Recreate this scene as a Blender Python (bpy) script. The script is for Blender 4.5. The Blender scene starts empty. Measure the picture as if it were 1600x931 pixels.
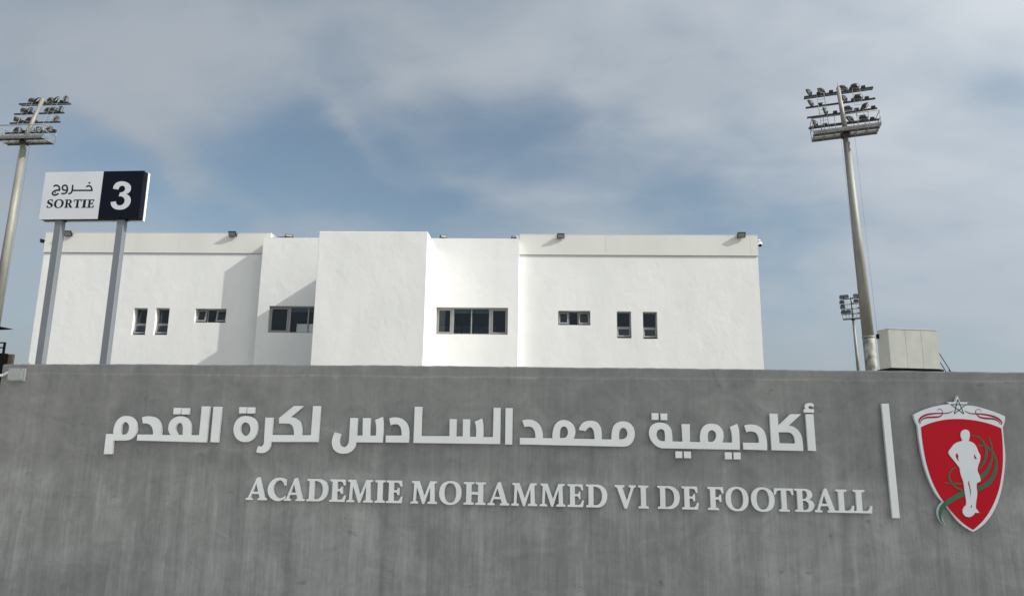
import bpy, math, random
from mathutils import Vector, Matrix
from mathutils.geometry import tessellate_polygon
random.seed(7)
S = bpy.context.scene
COL = S.collection

# ------------------------------------------------------------------ camera
FPX = 1100.0
PITCH, ROLL, YAW = math.radians(10.93), math.radians(0.806), math.radians(-4.571)
BROT = math.radians(2.5)                      # the white building's turn against the grey wall
CAM = Vector((0, 0, 1.7))
_cp, _sp, _cy, _sy = math.cos(PITCH), math.sin(PITCH), math.cos(YAW), math.sin(YAW)
FWD = Vector((_sy*_cp, _cy*_cp, _sp))
_r = Vector((_cy, -_sy, 0)); _u = _r.cross(FWD)
RGT = _r*math.cos(ROLL) + _u*math.sin(ROLL)
UPV = -_r*math.sin(ROLL) + _u*math.cos(ROLL)
cd = bpy.data.cameras.new('camera'); cam = bpy.data.objects.new('camera', cd); COL.objects.link(cam)
m = Matrix((RGT, UPV, -FWD)).transposed().to_4x4(); m.translation = CAM
cam.matrix_world = m
cd.sensor_width = 36; cd.lens = 36*FPX/1600; cd.clip_start = 0.1; cd.clip_end = 6000
S.camera = cam

# ------------------------------------------------------------------ sun, sky, exposure
sb = Vector((3.2, -1.0, 2.42))                # towards the sun, in the building's own axes (from its shadows)
SUN = (Matrix.Rotation(BROT, 3, 'Z') @ sb).normalized()
sl = bpy.data.lights.new('sun', 'SUN'); sl.energy = 3.95; sl.angle = math.radians(0.55); sl.color = (1.0, 0.965, 0.91)
so = bpy.data.objects.new('sun', sl); COL.objects.link(so)
so.rotation_euler = SUN.to_track_quat('Z', 'Y').to_euler(); so.location = (20, -10, 30)
S.view_settings.view_transform = 'Standard'; S.view_settings.look = 'None'
S.view_settings.gamma = 1.0; S.view_settings.exposure = 0.06; S.view_settings.use_curve_mapping = False
S.render.engine = 'CYCLES'
S.cycles.max_bounces = 8; S.cycles.transparent_max_bounces = 12; S.cycles.use_denoising = True

def ray(u, v):
    return FWD + RGT*((u-800)/FPX) - UPV*((v-465.5)/FPX)

W = bpy.data.worlds.new('World'); S.world = W; W.use_nodes = True
def build_sky():
    nt = W.node_tree; N = nt.nodes; L = nt.links; N.clear()
    def node(t, **k):
        n = N.new(t)
        for a, b in k.items(): setattr(n, a, b)
        return n
    def mth(op, a, b=None, c=None, clamp=False):
        n = node('ShaderNodeMath', operation=op, use_clamp=clamp)
        for i, v in enumerate((a, b, c)):
            if v is None: continue
            if isinstance(v, (int, float)): n.inputs[i].default_value = v
            else: L.new(v, n.inputs[i])
        return n.outputs[0]
    tc = node('ShaderNodeTexCoord'); D = tc.outputs['Generated']
    sep = node('ShaderNodeSeparateXYZ'); L.new(D, sep.inputs[0])
    x, y, z = sep.outputs
    zz = mth('ADD', mth('MAXIMUM', z, 0.0), 0.42)
    px, py = mth('DIVIDE', x, zz), mth('DIVIDE', y, zz)
    comb = node('ShaderNodeCombineXYZ'); L.new(px, comb.inputs[0]); L.new(py, comb.inputs[1])
    def noise(vec, scale, detail, rough, dist=0.0, off=(0, 0, 0), rot=0.0, sc=(1, 1, 1)):
        mp = node('ShaderNodeMapping'); L.new(vec, mp.inputs[0])
        mp.inputs['Location'].default_value = off; mp.inputs['Rotation'].default_value = (0, 0, rot); mp.inputs['Scale'].default_value = sc
        n = node('ShaderNodeTexNoise'); L.new(mp.outputs[0], n.inputs['Vector'])
        n.inputs['Scale'].default_value = scale; n.inputs['Detail'].default_value = detail
        n.inputs['Roughness'].default_value = rough; n.inputs['Distortion'].default_value = dist
        return n.outputs['Fac']
    n1 = noise(comb.outputs[0], 1.15, 4.0, 0.42, 0.35, (3.1, 1.7, 0), math.radians(28), (1.0, 1.45, 1))
    n2 = noise(comb.outputs[0], 2.9, 5.0, 0.45, 0.3, (7.3, 4.4, 2), math.radians(28), (1.0, 1.5, 1))
    n3 = noise(comb.outputs[0], 0.8, 2.0, 0.4, 0.2, (1.2, 9.4, 5))
    # thinner places in the cloud sheet
    az = mth('ARCTAN2', x, y); el = mth('ARCSINE', z)
    wob = mth('MULTIPLY', mth('SUBTRACT', n2, 0.5), 0.14)
    az2 = mth('ADD', az, wob); el2 = mth('ADD', el, mth('MULTIPLY', mth('SUBTRACT', n1, 0.5), 0.16))
    gap = None
    for (u, v, ru, rv, s, tilt) in GAPS:
        d = ray(u, v).normalized()
        a0, e0 = math.atan2(d.x, d.y), math.asin(d.z)
        da, de = mth('SUBTRACT', az2, a0), mth('SUBTRACT', el2, e0)
        t = math.radians(tilt); c_, s_ = math.cos(t), math.sin(t)
        p = mth('ADD', mth('MULTIPLY', da, c_*1100/ru), mth('MULTIPLY', de, s_*1100/ru))
        q = mth('ADD', mth('MULTIPLY', da, -s_*1100/rv), mth('MULTIPLY', de, c_*1100/rv))
        r2 = mth('ADD', mth('MULTIPLY', p, p), mth('MULTIPLY', q, q))
        g = mth('MULTIPLY', mth('POWER', 2.718, mth('MULTIPLY', r2, -1.0)), s)
        gap = g if gap is None else mth('ADD', gap, g)
    n4 = noise(comb.outputs[0], 7.0, 5.0, 0.5, 0.4, (2.3, 6.4, 1), math.radians(28), (1.0, 1.6, 1))
    cov = mth('ADD', 0.90, mth('MULTIPLY', mth('SUBTRACT', n1, 0.5), 0.8))
    cov = mth('ADD', cov, mth('MULTIPLY', mth('SUBTRACT', n2, 0.5), 1.0))
    cov = mth('ADD', cov, mth('MULTIPLY', mth('SUBTRACT', n4, 0.5), 0.5))
    cov = mth('SUBTRACT', cov, gap, clamp=True)
    mr = node('ShaderNodeMapRange', interpolation_type='SMOOTHSTEP'); L.new(cov, mr.inputs[0])
    mr.inputs[1].default_value = -0.1; mr.inputs[2].default_value = 1.0; mr.inputs[3].default_value = 0.16; mr.inputs[4].default_value = 0.84
    # cloud tone
    ramp = node('ShaderNodeValToRGB')
    tone = mth('ADD', mth('ADD', mth('MULTIPLY', n3, 0.45), mth('MULTIPLY', n2, 0.4)), mth('MULTIPLY', n4, 0.15))
    L.new(tone, ramp.inputs[0])
    e = ramp.color_ramp.elements
    e[0].position = 0.36; e[0].color = (0.40, 0.452, 0.502, 1)
    e[1].position = 0.66; e[1].color = (0.575, 0.607, 0.635, 1)
    hz = mth('POWER', 2.718, mth('MULTIPLY', mth('MAXIMUM', z, 0.0), -5.0))
    mixh = node('ShaderNodeMix', data_type='RGBA')
    L.new(mth('MULTIPLY', hz, 0.9), mixh.inputs[0]); L.new(ramp.outputs[0], mixh.inputs[6]); mixh.inputs[7].default_value = (0.275, 0.306, 0.375, 1)
    sky = node('ShaderNodeTexSky', sky_type='NISHITA'); sky.sun_disc = False
    sky.sun_elevation = math.asin(SUN.z); sky.sun_rotation = math.atan2(SUN.x, SUN.y)
    sky.air_density = 1.0; sky.dust_density = 0.7; sky.ozone_density = 0.2
    dp = node('ShaderNodeVectorMath', operation='DOT_PRODUCT'); L.new(D, dp.inputs[0]); dp.inputs[1].default_value = SUN
    g_ = 0.60
    hg = mth('DIVIDE', 1-g_*g_, mth('POWER', mth('SUBTRACT', 1+g_*g_, mth('MULTIPLY', dp.outputs['Value'], 2*g_)), 1.5))
    cs = mth('ADD', 0.68, mth('MULTIPLY', hg, 0.74))
    b1 = node('ShaderNodeBackground'); tn = node('ShaderNodeMix', data_type='RGBA', blend_type='MULTIPLY'); tn.inputs[0].default_value = 1.0; tn.inputs[7].default_value = (0.93, 1.04, 1.01, 1)
    L.new(sky.outputs[0], tn.inputs[6]); L.new(tn.outputs[2], b1.inputs[0]); b1.inputs[1].default_value = SKY_STRENGTH
    b2 = node('ShaderNodeBackground'); L.new(mixh.outputs[2], b2.inputs[0]); warm = node('ShaderNodeMix', data_type='RGBA', blend_type='MULTIPLY'); warm.inputs[0].default_value = 1.0
    wr = node('ShaderNodeMapRange'); L.new(hg, wr.inputs[0]); wr.inputs[1].default_value = 0.5; wr.inputs[2].default_value = 2.5; wr.inputs[3].default_value = 0.0; wr.inputs[4].default_value = 1.0
    wc = node('ShaderNodeMix', data_type='RGBA'); L.new(wr.outputs[0], wc.inputs[0]); wc.inputs[6].default_value = (1, 1, 1, 1); wc.inputs[7].default_value = (1.08, 1.0, 0.90, 1)
    L.new(mixh.outputs[2], warm.inputs[6]); L.new(wc.outputs[2], warm.inputs[7]); L.new(warm.outputs[2], b2.inputs[0])
    L.new(cs, b2.inputs[1])
    mx = node('ShaderNodeMixShader')
    fac = mth('MAXIMUM', mr.outputs[0], mth('MULTIPLY', hz, 0.95), clamp=True)
    L.new(fac, mx.inputs[0]); L.new(b1.outputs[0], mx.inputs[1]); L.new(b2.outputs[0], mx.inputs[2])
    out = node('ShaderNodeOutputWorld'); L.new(mx.outputs[0], out.inputs[0])
SKY_STRENGTH = 0.10
GAPS = [(600, 310, 310, 90, 0.60, 0), (890, 275, 190, 80, 0.42, 5), (740, 225, 120, 60, 0.22, 0), (470, 235, 130, 80, 0.4, 0), (190, 250, 220, 60, 0.6, -25),
        (120, 410, 230, 90, 0.4, 0), (1080, 340, 190, 80, 0.35, 0), (1250, 430, 190, 120, 0.35, 0), (520, 120, 90, 45, 0.3, 0), (1560, 140, 55, 60, 0.3, 0),
        (280, 265, 170, 26, -0.45, -38), (545, 240, 110, 24, -0.35, -48), (690, 130, 110, 40, -0.25, 10), (1010, 185, 90, 45, -0.4, -10), (800, 335, 110, 22, -0.35, 0), (920, 200, 60, 30, -0.25, -60)]
build_sky()

# ------------------------------------------------------------------ materials
def mk(name, col, rough=0.6, metal=0.0, var=0.0, vscale=4.0, stretch=(1, 1, 1), bump=0.0, bscale=25.0, bstretch=(1, 1, 1), spec=0.4, col2=None, detail=5.0, bdist=0.02):
    M = bpy.data.materials.new(name); M.use_nodes = True
    nt = M.node_tree; N = nt.nodes; L = nt.links
    b = N['Principled BSDF']; b.inputs['Roughness'].default_value = rough; b.inputs['Metallic'].default_value = metal
    b.inputs['Specular IOR Level'].default_value = spec
    b.inputs['Base Color'].default_value = (*col, 1)
    if var or bump:
        tc = N.new('ShaderNodeTexCoord')
    if var:
        mp = N.new('ShaderNodeMapping'); mp.inputs['Scale'].default_value = stretch; L.new(tc.outputs['Object'], mp.inputs[0])
        n = N.new('ShaderNodeTexNoise'); n.inputs['Scale'].default_value = vscale; n.inputs['Detail'].default_value = detail; n.inputs['Roughness'].default_value = 0.6
        L.new(mp.outputs[0], n.inputs['Vector'])
        r = N.new('ShaderNodeValToRGB'); L.new(n.outputs['Fac'], r.inputs[0])
        lo = col2 or tuple(c*(1-var) for c in col); hi = tuple(min(1, c*(1+var*0.6)) for c in col)
        r.color_ramp.elements[0].position = 0.32; r.color_ramp.elements[0].color = (*lo, 1)
        r.color_ramp.elements[1].position = 0.68; r.color_ramp.elements[1].color = (*hi, 1)
        L.new(r.outputs[0], b.inputs['Base Color'])
    if bump:
        mp = N.new('ShaderNodeMapping'); mp.inputs['Scale'].default_value = bstretch; L.new(tc.outputs['Object'], mp.inputs[0])
        n = N.new('ShaderNodeTexNoise'); n.inputs['Scale'].default_value = bscale; n.inputs['Detail'].default_value = 5; n.inputs['Roughness'].default_value = 0.55
        L.new(mp.outputs[0], n.inputs['Vector'])
        bp = N.new('ShaderNodeBump'); bp.inputs['Strength'].default_value = bump; bp.inputs['Distance'].default_value = bdist
        L.new(n.outputs['Fac'], bp.inputs['Height']); L.new(bp.outputs[0], b.inputs['Normal'])
    return M

def concrete_wall():
    M = bpy.data.materials.new('grey_render'); M.use_nodes = True
    nt = M.node_tree; N = nt.nodes; L = nt.links; b = N['Principled BSDF']
    b.inputs['Roughness'].default_value = 0.72; b.inputs['Specular IOR Level'].default_value = 0.3
    tc = N.new('ShaderNodeTexCoord')
    def nz(scale, st, det=6, rough=0.6, loc=(0, 0, 0), dist=0.0):
        mp = N.new('ShaderNodeMapping'); mp.inputs['Scale'].default_value = st; mp.inputs['Location'].default_value = loc
        L.new(tc.outputs['Object'], mp.inputs[0])
        n = N.new('ShaderNodeTexNoise'); n.inputs['Scale'].default_value = scale; n.inputs['Detail'].default_value = det
        n.inputs['Roughness'].default_value = rough; n.inputs['Distortion'].default_value = dist
        L.new(mp.outputs[0], n.inputs['Vector']); return n.outputs['Fac']
    def mth(op, a, c=None):
        n = N.new('ShaderNodeMath'); n.operation = op
        for i, v in enumerate((a, c)):
            if v is None: continue
            if isinstance(v, (int, float)): n.inputs[i].default_value = v
            else: L.new(v, n.inputs[i])
        return n.outputs[0]
    def sub(n): return mth('SUBTRACT', n, 0.5)
    streak = nz(4.2, (1, 1, 0.13), 9, 0.68, (0, 0, 0), 0.25)
    fine = nz(30.0, (1, 1, 0.07), 6, 0.65, (3, 0, 1), 0.3)
    patch = nz(1.1, (1, 1, 0.9), 8, 0.66, (5, 2, 1), 0.9)
    trowel = nz(3.4, (1, 1, 1.3), 9, 0.70, (2, 1, 7), 1.2)
    # streaks are strongest below the lettering's upper line, patches above it
    sep = N.new('ShaderNodeSeparateXYZ'); L.new(tc.outputs['Object'], sep.inputs[0])
    mr = N.new('ShaderNodeMapRange'); mr.interpolation_type = 'SMOOTHSTEP'
    L.new(mth('ADD', sep.outputs[2], mth('MULTIPLY', sub(trowel), 0.5)), mr.inputs[0])
    mr.inputs[1].default_value = 1.0; mr.inputs[2].default_value = 1.9; mr.inputs[3].default_value = 1.0; mr.inputs[4].default_value = 0.45
    v = mth('MULTIPLY', mth('ADD', mth('MULTIPLY', sub(streak), 0.55), mth('MULTIPLY', sub(fine), 0.40)), mr.outputs[0])
    v = mth('ADD', v, mth('MULTIPLY', sub(patch), 0.48))
    v = mth('ADD', v, mth('MULTIPLY', sub(trowel), 0.5))
    # brush strips: narrow upright columns laid on in overlapping lengths
    cols = nz(7.5, (1, 1, 0.035), 3, 0.55, (4.4, 0, 2.2), 0.08)
    v = mth('ADD', v, mth('MULTIPLY', mth('MULTIPLY', sub(cols), 0.42), mr.outputs[0]))
    # the upper lift was rendered later and dried a little darker, its lower edge ragged
    ub = N.new('ShaderNodeMapRange'); ub.interpolation_type = 'SMOOTHSTEP'
    L.new(mth('ADD', sep.outputs[2], mth('ADD', mth('MULTIPLY', sub(patch), 0.7), mth('MULTIPLY', sub(streak), 0.35))), ub.inputs[0])
    ub.inputs[1].default_value = 1.22; ub.inputs[2].default_value = 1.42; ub.inputs[3].default_value = 0.07; ub.inputs[4].default_value = -0.07
    v = mth('ADD', v, ub.outputs[0])
    # pale trowel line just under the top
    lz = mth('SUBTRACT', mth('ADD', sep.outputs[2], mth('MULTIPLY', sub(trowel), 0.06)), 2.255)
    ln = mth('POWER', 2.718, mth('MULTIPLY', mth('MULTIPLY', lz, lz), -9000.0))
    v = mth('ADD', v, mth('MULTIPLY', mth('MULTIPLY', ln, patch), 0.22))
    v = mth('ADD', v, 0.5)
    r = N.new('ShaderNodeValToRGB'); L.new(v, r.inputs[0])
    e = r.color_ramp.elements
    e[0].position = 0.22; e[0].color = (0.165, 0.168, 0.165, 1); e[1].position = 0.80; e[1].color = (0.42, 0.42, 0.405, 1)
    x = e.new(0.5); x.color = (0.268, 0.268, 0.260, 1)
    # a few small dark blotches
    spot = nz(5.5, (1, 1, 1.7), 3, 0.5, (8.2, 0, 3.3))
    sr = N.new('ShaderNodeMapRange'); L.new(spot, sr.inputs[0]); sr.inputs[1].default_value = 0.69; sr.inputs[2].default_value = 0.75; sr.inputs[3].default_value = 0; sr.inputs[4].default_value = 0.4
    mx = N.new('ShaderNodeMix'); mx.data_type = 'RGBA'; L.new(sr.outputs[0], mx.inputs[0]); L.new(r.outputs[0], mx.inputs[6]); mx.inputs[7].default_value = (0.10, 0.105, 0.10, 1)
    L.new(mx.outputs[2], b.inputs['Base Color'])
    bp = N.new('ShaderNodeBump'); bp.inputs['Strength'].default_value = 0.5; bp.inputs['Distance'].default_value = 0.012
    L.new(mth('ADD', mth('MULTIPLY', fine, 0.35), mth('ADD', mth('MULTIPLY', trowel, 0.8), mth('MULTIPLY', streak, 0.5))), bp.inputs['Height']); L.new(bp.outputs[0], b.inputs['Normal'])
    return M

def white_plaster():
    M = bpy.data.materials.new('white_plaster'); M.use_nodes = True
    nt = M.node_tree; N = nt.nodes; L = nt.links; b = N['Principled BSDF']
    b.inputs['Roughness'].default_value = 0.75; b.inputs['Specular IOR Level'].default_value = 0.25
    tc = N.new('ShaderNodeTexCoord')
    def nz(scale, det, rough, st=(1, 1, 1), dist=0.0):
        mp = N.new('ShaderNodeMapping'); mp.inputs['Scale'].default_value = st; L.new(tc.outputs['Object'], mp.inputs[0])
        n = N.new('ShaderNodeTexNoise'); n.inputs['Scale'].default_value = scale; n.inputs['Detail'].default_value = det; n.inputs['Roughness'].default_value = rough
        n.inputs['Distortion'].default_value = dist
        L.new(mp.outputs[0], n.inputs['Vector']); return n.outputs['Fac']
    a = nz(0.8, 5, 0.55, (1, 1, 0.5)); g = nz(1.9, 5, 0.5, (1, 1, 0.7), 0.4)
    r = N.new('ShaderNodeValToRGB'); L.new(a, r.inputs[0])
    e = r.color_ramp.elements; e[0].position = 0.3; e[0].color = (0.745, 0.75, 0.735, 1); e[1].position = 0.7; e[1].color = (0.81, 0.81, 0.79, 1)
    L.new(r.outputs[0], b.inputs['Base Color'])
    bp = N.new('ShaderNodeBump'); bp.inputs['Strength'].default_value = 0.28; bp.inputs['Distance'].default_value = 0.05
    L.new(g, bp.inputs['Height'])
    bp2 = N.new('ShaderNodeBump'); bp2.inputs['Strength'].default_value = 0.08; bp2.inputs['Distance'].default_value = 0.02
    L.new(nz(9, 4, 0.6), bp2.inputs['Height']); L.new(bp.outputs[0], bp2.inputs['Normal']); L.new(bp2.outputs[0], b.inputs['Normal'])
    return M

def glass_mat():
    M = bpy.data.materials.new('window_glass'); M.use_nodes = True
    nt = M.node_tree; N = nt.nodes; L = nt.links
    N.remove(N['Principled BSDF']); out = N['Material Output']
    t = N.new('ShaderNodeBsdfTransparent'); t.inputs[0].default_value = (0.62, 0.68, 0.70, 1)
    g = N.new('ShaderNodeBsdfGlossy'); g.inputs['Roughness'].default_value = 0.02; g.inputs[0].default_value = (0.9, 0.95, 1, 1)
    fr = N.new('ShaderNodeFresnel'); fr.inputs[0].default_value = 1.45
    mx = N.new('ShaderNodeMixShader'); L.new(fr.outputs[0], mx.inputs[0]); L.new(t.outputs[0], mx.inputs[1]); L.new(g.outputs[0], mx.inputs[2])
    L.new(mx.outputs[0], out.inputs[0]); return M

MT = dict(
    wall=concrete_wall(), plaster=white_plaster(), glass=glass_mat(),
    band=mk('cream_cladding', (0.70, 0.70, 0.65), 0.5, 0, 0.05, 0.7, (1, 1, 0.3), 0.05, 6, bdist=0.01),
    letter=mk('letter_paint', (0.87, 0.885, 0.87), 0.42, 0, 0.06, 3.0),
    emwhite=mk('emblem_white', (0.80, 0.835, 0.855), 0.38, 0, 0.03, 4.0),
    emred=mk('emblem_red', (0.55, 0.003, 0.016), 0.5, 0, 0.06, 3.0, spec=0.2),
    emcrim=mk('ornament_red', (0.32, 0.012, 0.045), 0.4),
    emgreen=mk('emblem_green', (0.035, 0.16, 0.085), 0.4, 0, 0.15, 6.0),
    emdark=mk('star_green', (0.008, 0.045, 0.035), 0.4),
    signwhite=mk('sign_white', (0.62, 0.64, 0.67), 0.35, 0, 0.03, 2.0),
    signedge=mk('sign_edge_white', (0.80, 0.80, 0.80), 0.35),
    navy=mk('sign_navy', (0.003, 0.005, 0.012), 0.6, 0, 0.1, 3.0, spec=0.15),
    signink=mk('sign_ink', (0.005, 0.007, 0.018), 0.45),
    post=mk('post_grey', (0.22, 0.24, 0.26), 0.45, 0.3, 0.10, 2.0, (1, 1, 0.2)),
    galv=mk('galvanised_steel', (0.30, 0.295, 0.26), 0.6, 0.25, 0.30, 1.2, (1, 1, 0.25), 0.05, 8),
    galvstain=mk('stained_steel', (0.30, 0.295, 0.25), 0.65, 0.15, 0.5, 2.6, (1, 1, 0.8), 0.08, 6, col2=(0.085, 0.088, 0.08)),
    steel=mk('walkway_steel', (0.30, 0.30, 0.28), 0.5, 0.5, 0.25, 3.0),
    darksteel=mk('dark_steel', (0.055, 0.06, 0.062), 0.5, 0.4, 0.2, 4.0),
    rustdeck=mk('deck_underside', (0.16, 0.12, 0.10), 0.7, 0.2, 0.3, 5.0),
    lamp=mk('lamp_housing', (0.045, 0.048, 0.048), 0.45, 0.3, 0.3, 3.0),
    lamplens=mk('lamp_lens', (0.34, 0.34, 0.31), 0.25, 0.2, 0.15, 12.0),
    mastglass=mk('mast_lamp_glass', (0.10, 0.105, 0.11), 0.2, 0, 0.2, 8.0),
    lampalu=mk('lamp_reflector', (0.55, 0.56, 0.56), 0.25, 0.9),
    frame=mk('window_frame', (0.31, 0.307, 0.295), 0.45, 0.25, 0.06, 3.0),
    frame_dark=mk('window_frame_dark', (0.15, 0.15, 0.145), 0.5, 0.2),
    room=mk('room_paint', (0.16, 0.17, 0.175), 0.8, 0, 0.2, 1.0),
    blind=mk('blind_fabric', (0.45, 0.44, 0.42), 0.8),
    cabin=mk('cabin_panel', (0.39, 0.395, 0.36), 0.55, 0, 0.10, 1.6, (1, 1, 0.6), 0.15, 4),
    black=mk('black_paint', (0.010, 0.010, 0.011), 0.8, 0, 0.2, 3.0, spec=0.1),
    block=mk('brown_block', (0.16, 0.125, 0.095), 0.85, 0, 0.35, 14.0, bump=0.4, bscale=40),
    box=mk('box_grey', (0.40, 0.42, 0.41), 0.5, 0, 0.08, 12.0),
    boxside=mk('box_lid_grey', (0.62, 0.62, 0.60), 0.5, 0, 0.06, 12.0),
    whiteplastic=mk('white_plastic', (0.80, 0.80, 0.80), 0.35),
    mortar=mk('mortar', (0.55, 0.54, 0.51), 0.85, 0, 0.2, 20.0),
    ground=mk('ground_paving', (0.17, 0.16, 0.14), 0.85, 0, 0.2, 0.6, bump=0.2, bscale=8),
    pave=mk('pavement_slab', (0.44, 0.42, 0.385), 0.8, 0, 0.18, 1.5, bump=0.15, bscale=12),
    kerb=mk('kerb_stone', (0.40, 0.39, 0.37), 0.8, 0, 0.2, 3.0),
    asphalt=mk('asphalt', (0.055, 0.055, 0.057), 0.85, 0, 0.25, 2.0, bump=0.3, bscale=60),
    shadeblock=mk('shade_block_render', (0.62, 0.58, 0.50), 0.8, 0, 0.08, 0.4),
    shadeblockglass=mk('shade_block_glazing', (0.03, 0.04, 0.05), 0.1, 0, spec=0.6),
)

# ------------------------------------------------------------------ helpers
def tag(o, label=None, cat=None, group=None, kind=None):
    if label: o['label'] = label
    if cat: o['category'] = cat
    if group: o['group'] = group
    if kind: o['kind'] = kind
    return o
def empty(name, loc=(0, 0, 0), rz=0.0, parent=None):
    o = bpy.data.objects.new(name, None); COL.objects.link(o); o.location = loc; o.rotation_euler = (0, 0, rz)
    o.empty_display_size = 0.3
    if parent: o.parent = parent
    return o
class MB:
    def __init__(s): s.v = []; s.f = []; s.sm = []
    def quad(s, a, b, c, d):
        n = len(s.v); s.v += [tuple(a), tuple(b), tuple(c), tuple(d)]; s.f.append((n, n+1, n+2, n+3)); s.sm.append(False); return s
    def hexa(s, p):      # 8 points: bottom ring 0-3 (ccw from above), top ring 4-7
        n = len(s.v); s.v += [tuple(q) for q in p]
        for f in ((3, 2, 1, 0), (4, 5, 6, 7), (0, 1, 5, 4), (1, 2, 6, 5), (2, 3, 7, 6), (3, 0, 4, 7)):
            s.f.append(tuple(n+i for i in f)); s.sm.append(False)
        return s
    def box(s, lo, hi, M=None):
        (a, b, c), (d, e, f) = lo, hi
        p = [(a, b, c), (d, b, c), (d, e, c), (a, e, c), (a, b, f), (d, b, f), (d, e, f), (a, e, f)]
        if M is not None: p = [M @ Vector(q) for q in p]
        return s.hexa(p)
    def tube(s, p0, p1, r0, r1=None, n=8, smooth=True, caps=True):
        r1 = r0 if r1 is None else r1
        p0, p1 = Vector(p0), Vector(p1); d = (p1-p0).normalized()
        a = d.orthogonal().normalized(); b = d.cross(a); k = len(s.v)
        for p, r in ((p0, r0), (p1, r1)):
            for i in range(n):
                t = 2*math.pi*i/n; s.v.append(tuple(p + a*(r*math.cos(t)) + b*(r*math.sin(t))))
        for i in range(n):
            j = (i+1) % n; s.f.append((k+i, k+j, k+n+j, k+n+i)); s.sm.append(smooth)
        if caps:
            s.f.append(tuple(k+i for i in range(n))[::-1]); s.sm.append(False)
            s.f.append(tuple(k+n+i for i in range(n))); s.sm.append(False)
        return s
    def lathe(s, prof, n=16, M=None, smooth=True):
        k = len(s.v)
        for r, z in prof:
            for i in range(n):
                t = 2*math.pi*i/n; q = Vector((r*math.cos(t), r*math.sin(t), z)); s.v.append(tuple(M @ q if M is not None else q))
        for j in range(len(prof)-1):
            for i in range(n):
                i2 = (i+1) % n; s.f.append((k+j*n+i, k+j*n+i2, k+(j+1)*n+i2, k+(j+1)*n+i)); s.sm.append(smooth)
        s.f.append(tuple(k+i for i in range(n))[::-1]); s.sm.append(False)
        s.f.append(tuple(k+(len(prof)-1)*n+i for i in range(n))); s.sm.append(False)
        return s
    def build(s, name, mat, parent=None, bevel=0.0):
        me = bpy.data.meshes.new(name); me.from_pydata(s.v, [], s.f); me.update()
        me.polygons.foreach_set('use_smooth', s.sm)
        me.materials.append(MT[mat] if isinstance(mat, str) else mat)
        o = bpy.data.objects.new(name, me); COL.objects.link(o)
        if parent: o.parent = parent
        if bevel:
            b = o.modifiers.new('bevel', 'BEVEL'); b.width = bevel; b.segments = 2; b.limit_method = 'ANGLE'
        return o

def flat(path, steps=6):
    """closed outline: (x,y) corner, (x,y,1) smooth -> dense polyline"""
    n = len(path); out = []
    P = [Vector((p[0], p[1])) for p in path]; sm = [len(p) > 2 for p in path]
    for i in range(n):
        j = (i+1) % n
        if not sm[i] and not sm[j]:
            out.append(P[i]); continue
        ch = P[j]-P[i]; L = ch.length
        def tan(k):
            t = P[(k+1) % n]-P[k-1]
            return t.normalized() if t.length > 1e-9 else ch.normalized()
        ti = tan(i) if sm[i] else None; tj = tan(j) if sm[j] else None
        if ti is None: ti = (2*ch.normalized()-tj)
        if tj is None: tj = (2*ch.normalized()-ti)
        ti = ti*L; tj = tj*L
        for k in range(steps):
            t = k/steps; t2, t3 = t*t, t*t*t
            out.append(P[i]*(2*t3-3*t2+1) + ti*(t3-2*t2+t) + P[j]*(-2*t3+3*t2) + tj*(t3-t2))
    return out

def ribbon(pts, steps=5):
    """(x,y,width) centre line -> closed outline"""
    C = [Vector(p[:2]) for p in pts]; n = len(C); Lp = []; Rp = []
    line = []
    for i in range(n-1):
        p0 = C[max(0, i-1)]; p1 = C[i]; p2 = C[i+1]; p3 = C[min(n-1, i+2)]
        for k in range(steps + (1 if i == n-2 else 0)):
            t = k/steps
            q = 0.5*((2*p1) + (p2-p0)*t + (2*p0-5*p1+4*p2-p3)*t*t + (3*p1-p0-3*p2+p3)*t*t*t)
            line.append((q, pts[i][2]*(1-t)+pts[i+1][2]*t))
    for i, (q, w) in enumerate(line):
        a = line[max(0, i-1)][0]; b = line[min(len(line)-1, i+1)][0]
        d = (b-a).normalized(); nn = Vector((-d.y, d.x))
        Lp.append(q+nn*(w/2)); Rp.append(q-nn*(w/2))
    return Lp + Rp[::-1]

def on_wall(u, v, dist):          # pixel -> point on the plane y = dist
    d = ray(u, v); return CAM + d*(dist/d.y)
def extrude(name, loops, mapf, back, mat, parent, chamfer=0.0):
    """loops: dense 2-D outlines (first outer, the rest holes); mapf(p)->front 3-D point; back: y of the rear."""
    F = [[mapf(p) for p in lp] for lp in loops]
    allp = [p for lp in F for p in lp]
    tris = tessellate_polygon([[Vector((p.x, p.z, 0)) for p in lp] for lp in F])
    n = len(allp); v = [tuple(p) for p in allp] + [(p.x, back, p.z) for p in allp]; f = []
    for a, b, c in tris:
        A, B, Cc = allp[a], allp[b], allp[c]
        if (B-A).cross(Cc-A).y > 0: a, b = b, a
        f.append((a, b, c))
    k = 0
    for lp in F:
        m_ = len(lp)
        area = sum(lp[i].x*lp[(i+1) % m_].z - lp[(i+1) % m_].x*lp[i].z for i in range(m_))
        for i in range(m_):
            j = (i+1) % m_
            q = (k+i, k+j, n+k+j, n+k+i)
            f.append(q)
        k += m_
    me = bpy.data.meshes.new(name); me.from_pydata(v, [], f); me.validate(); me.update()
    me.materials.append(MT[mat]); o = bpy.data.objects.new(name, me); COL.objects.link(o)
    if parent: o.parent = parent
    return o

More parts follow.
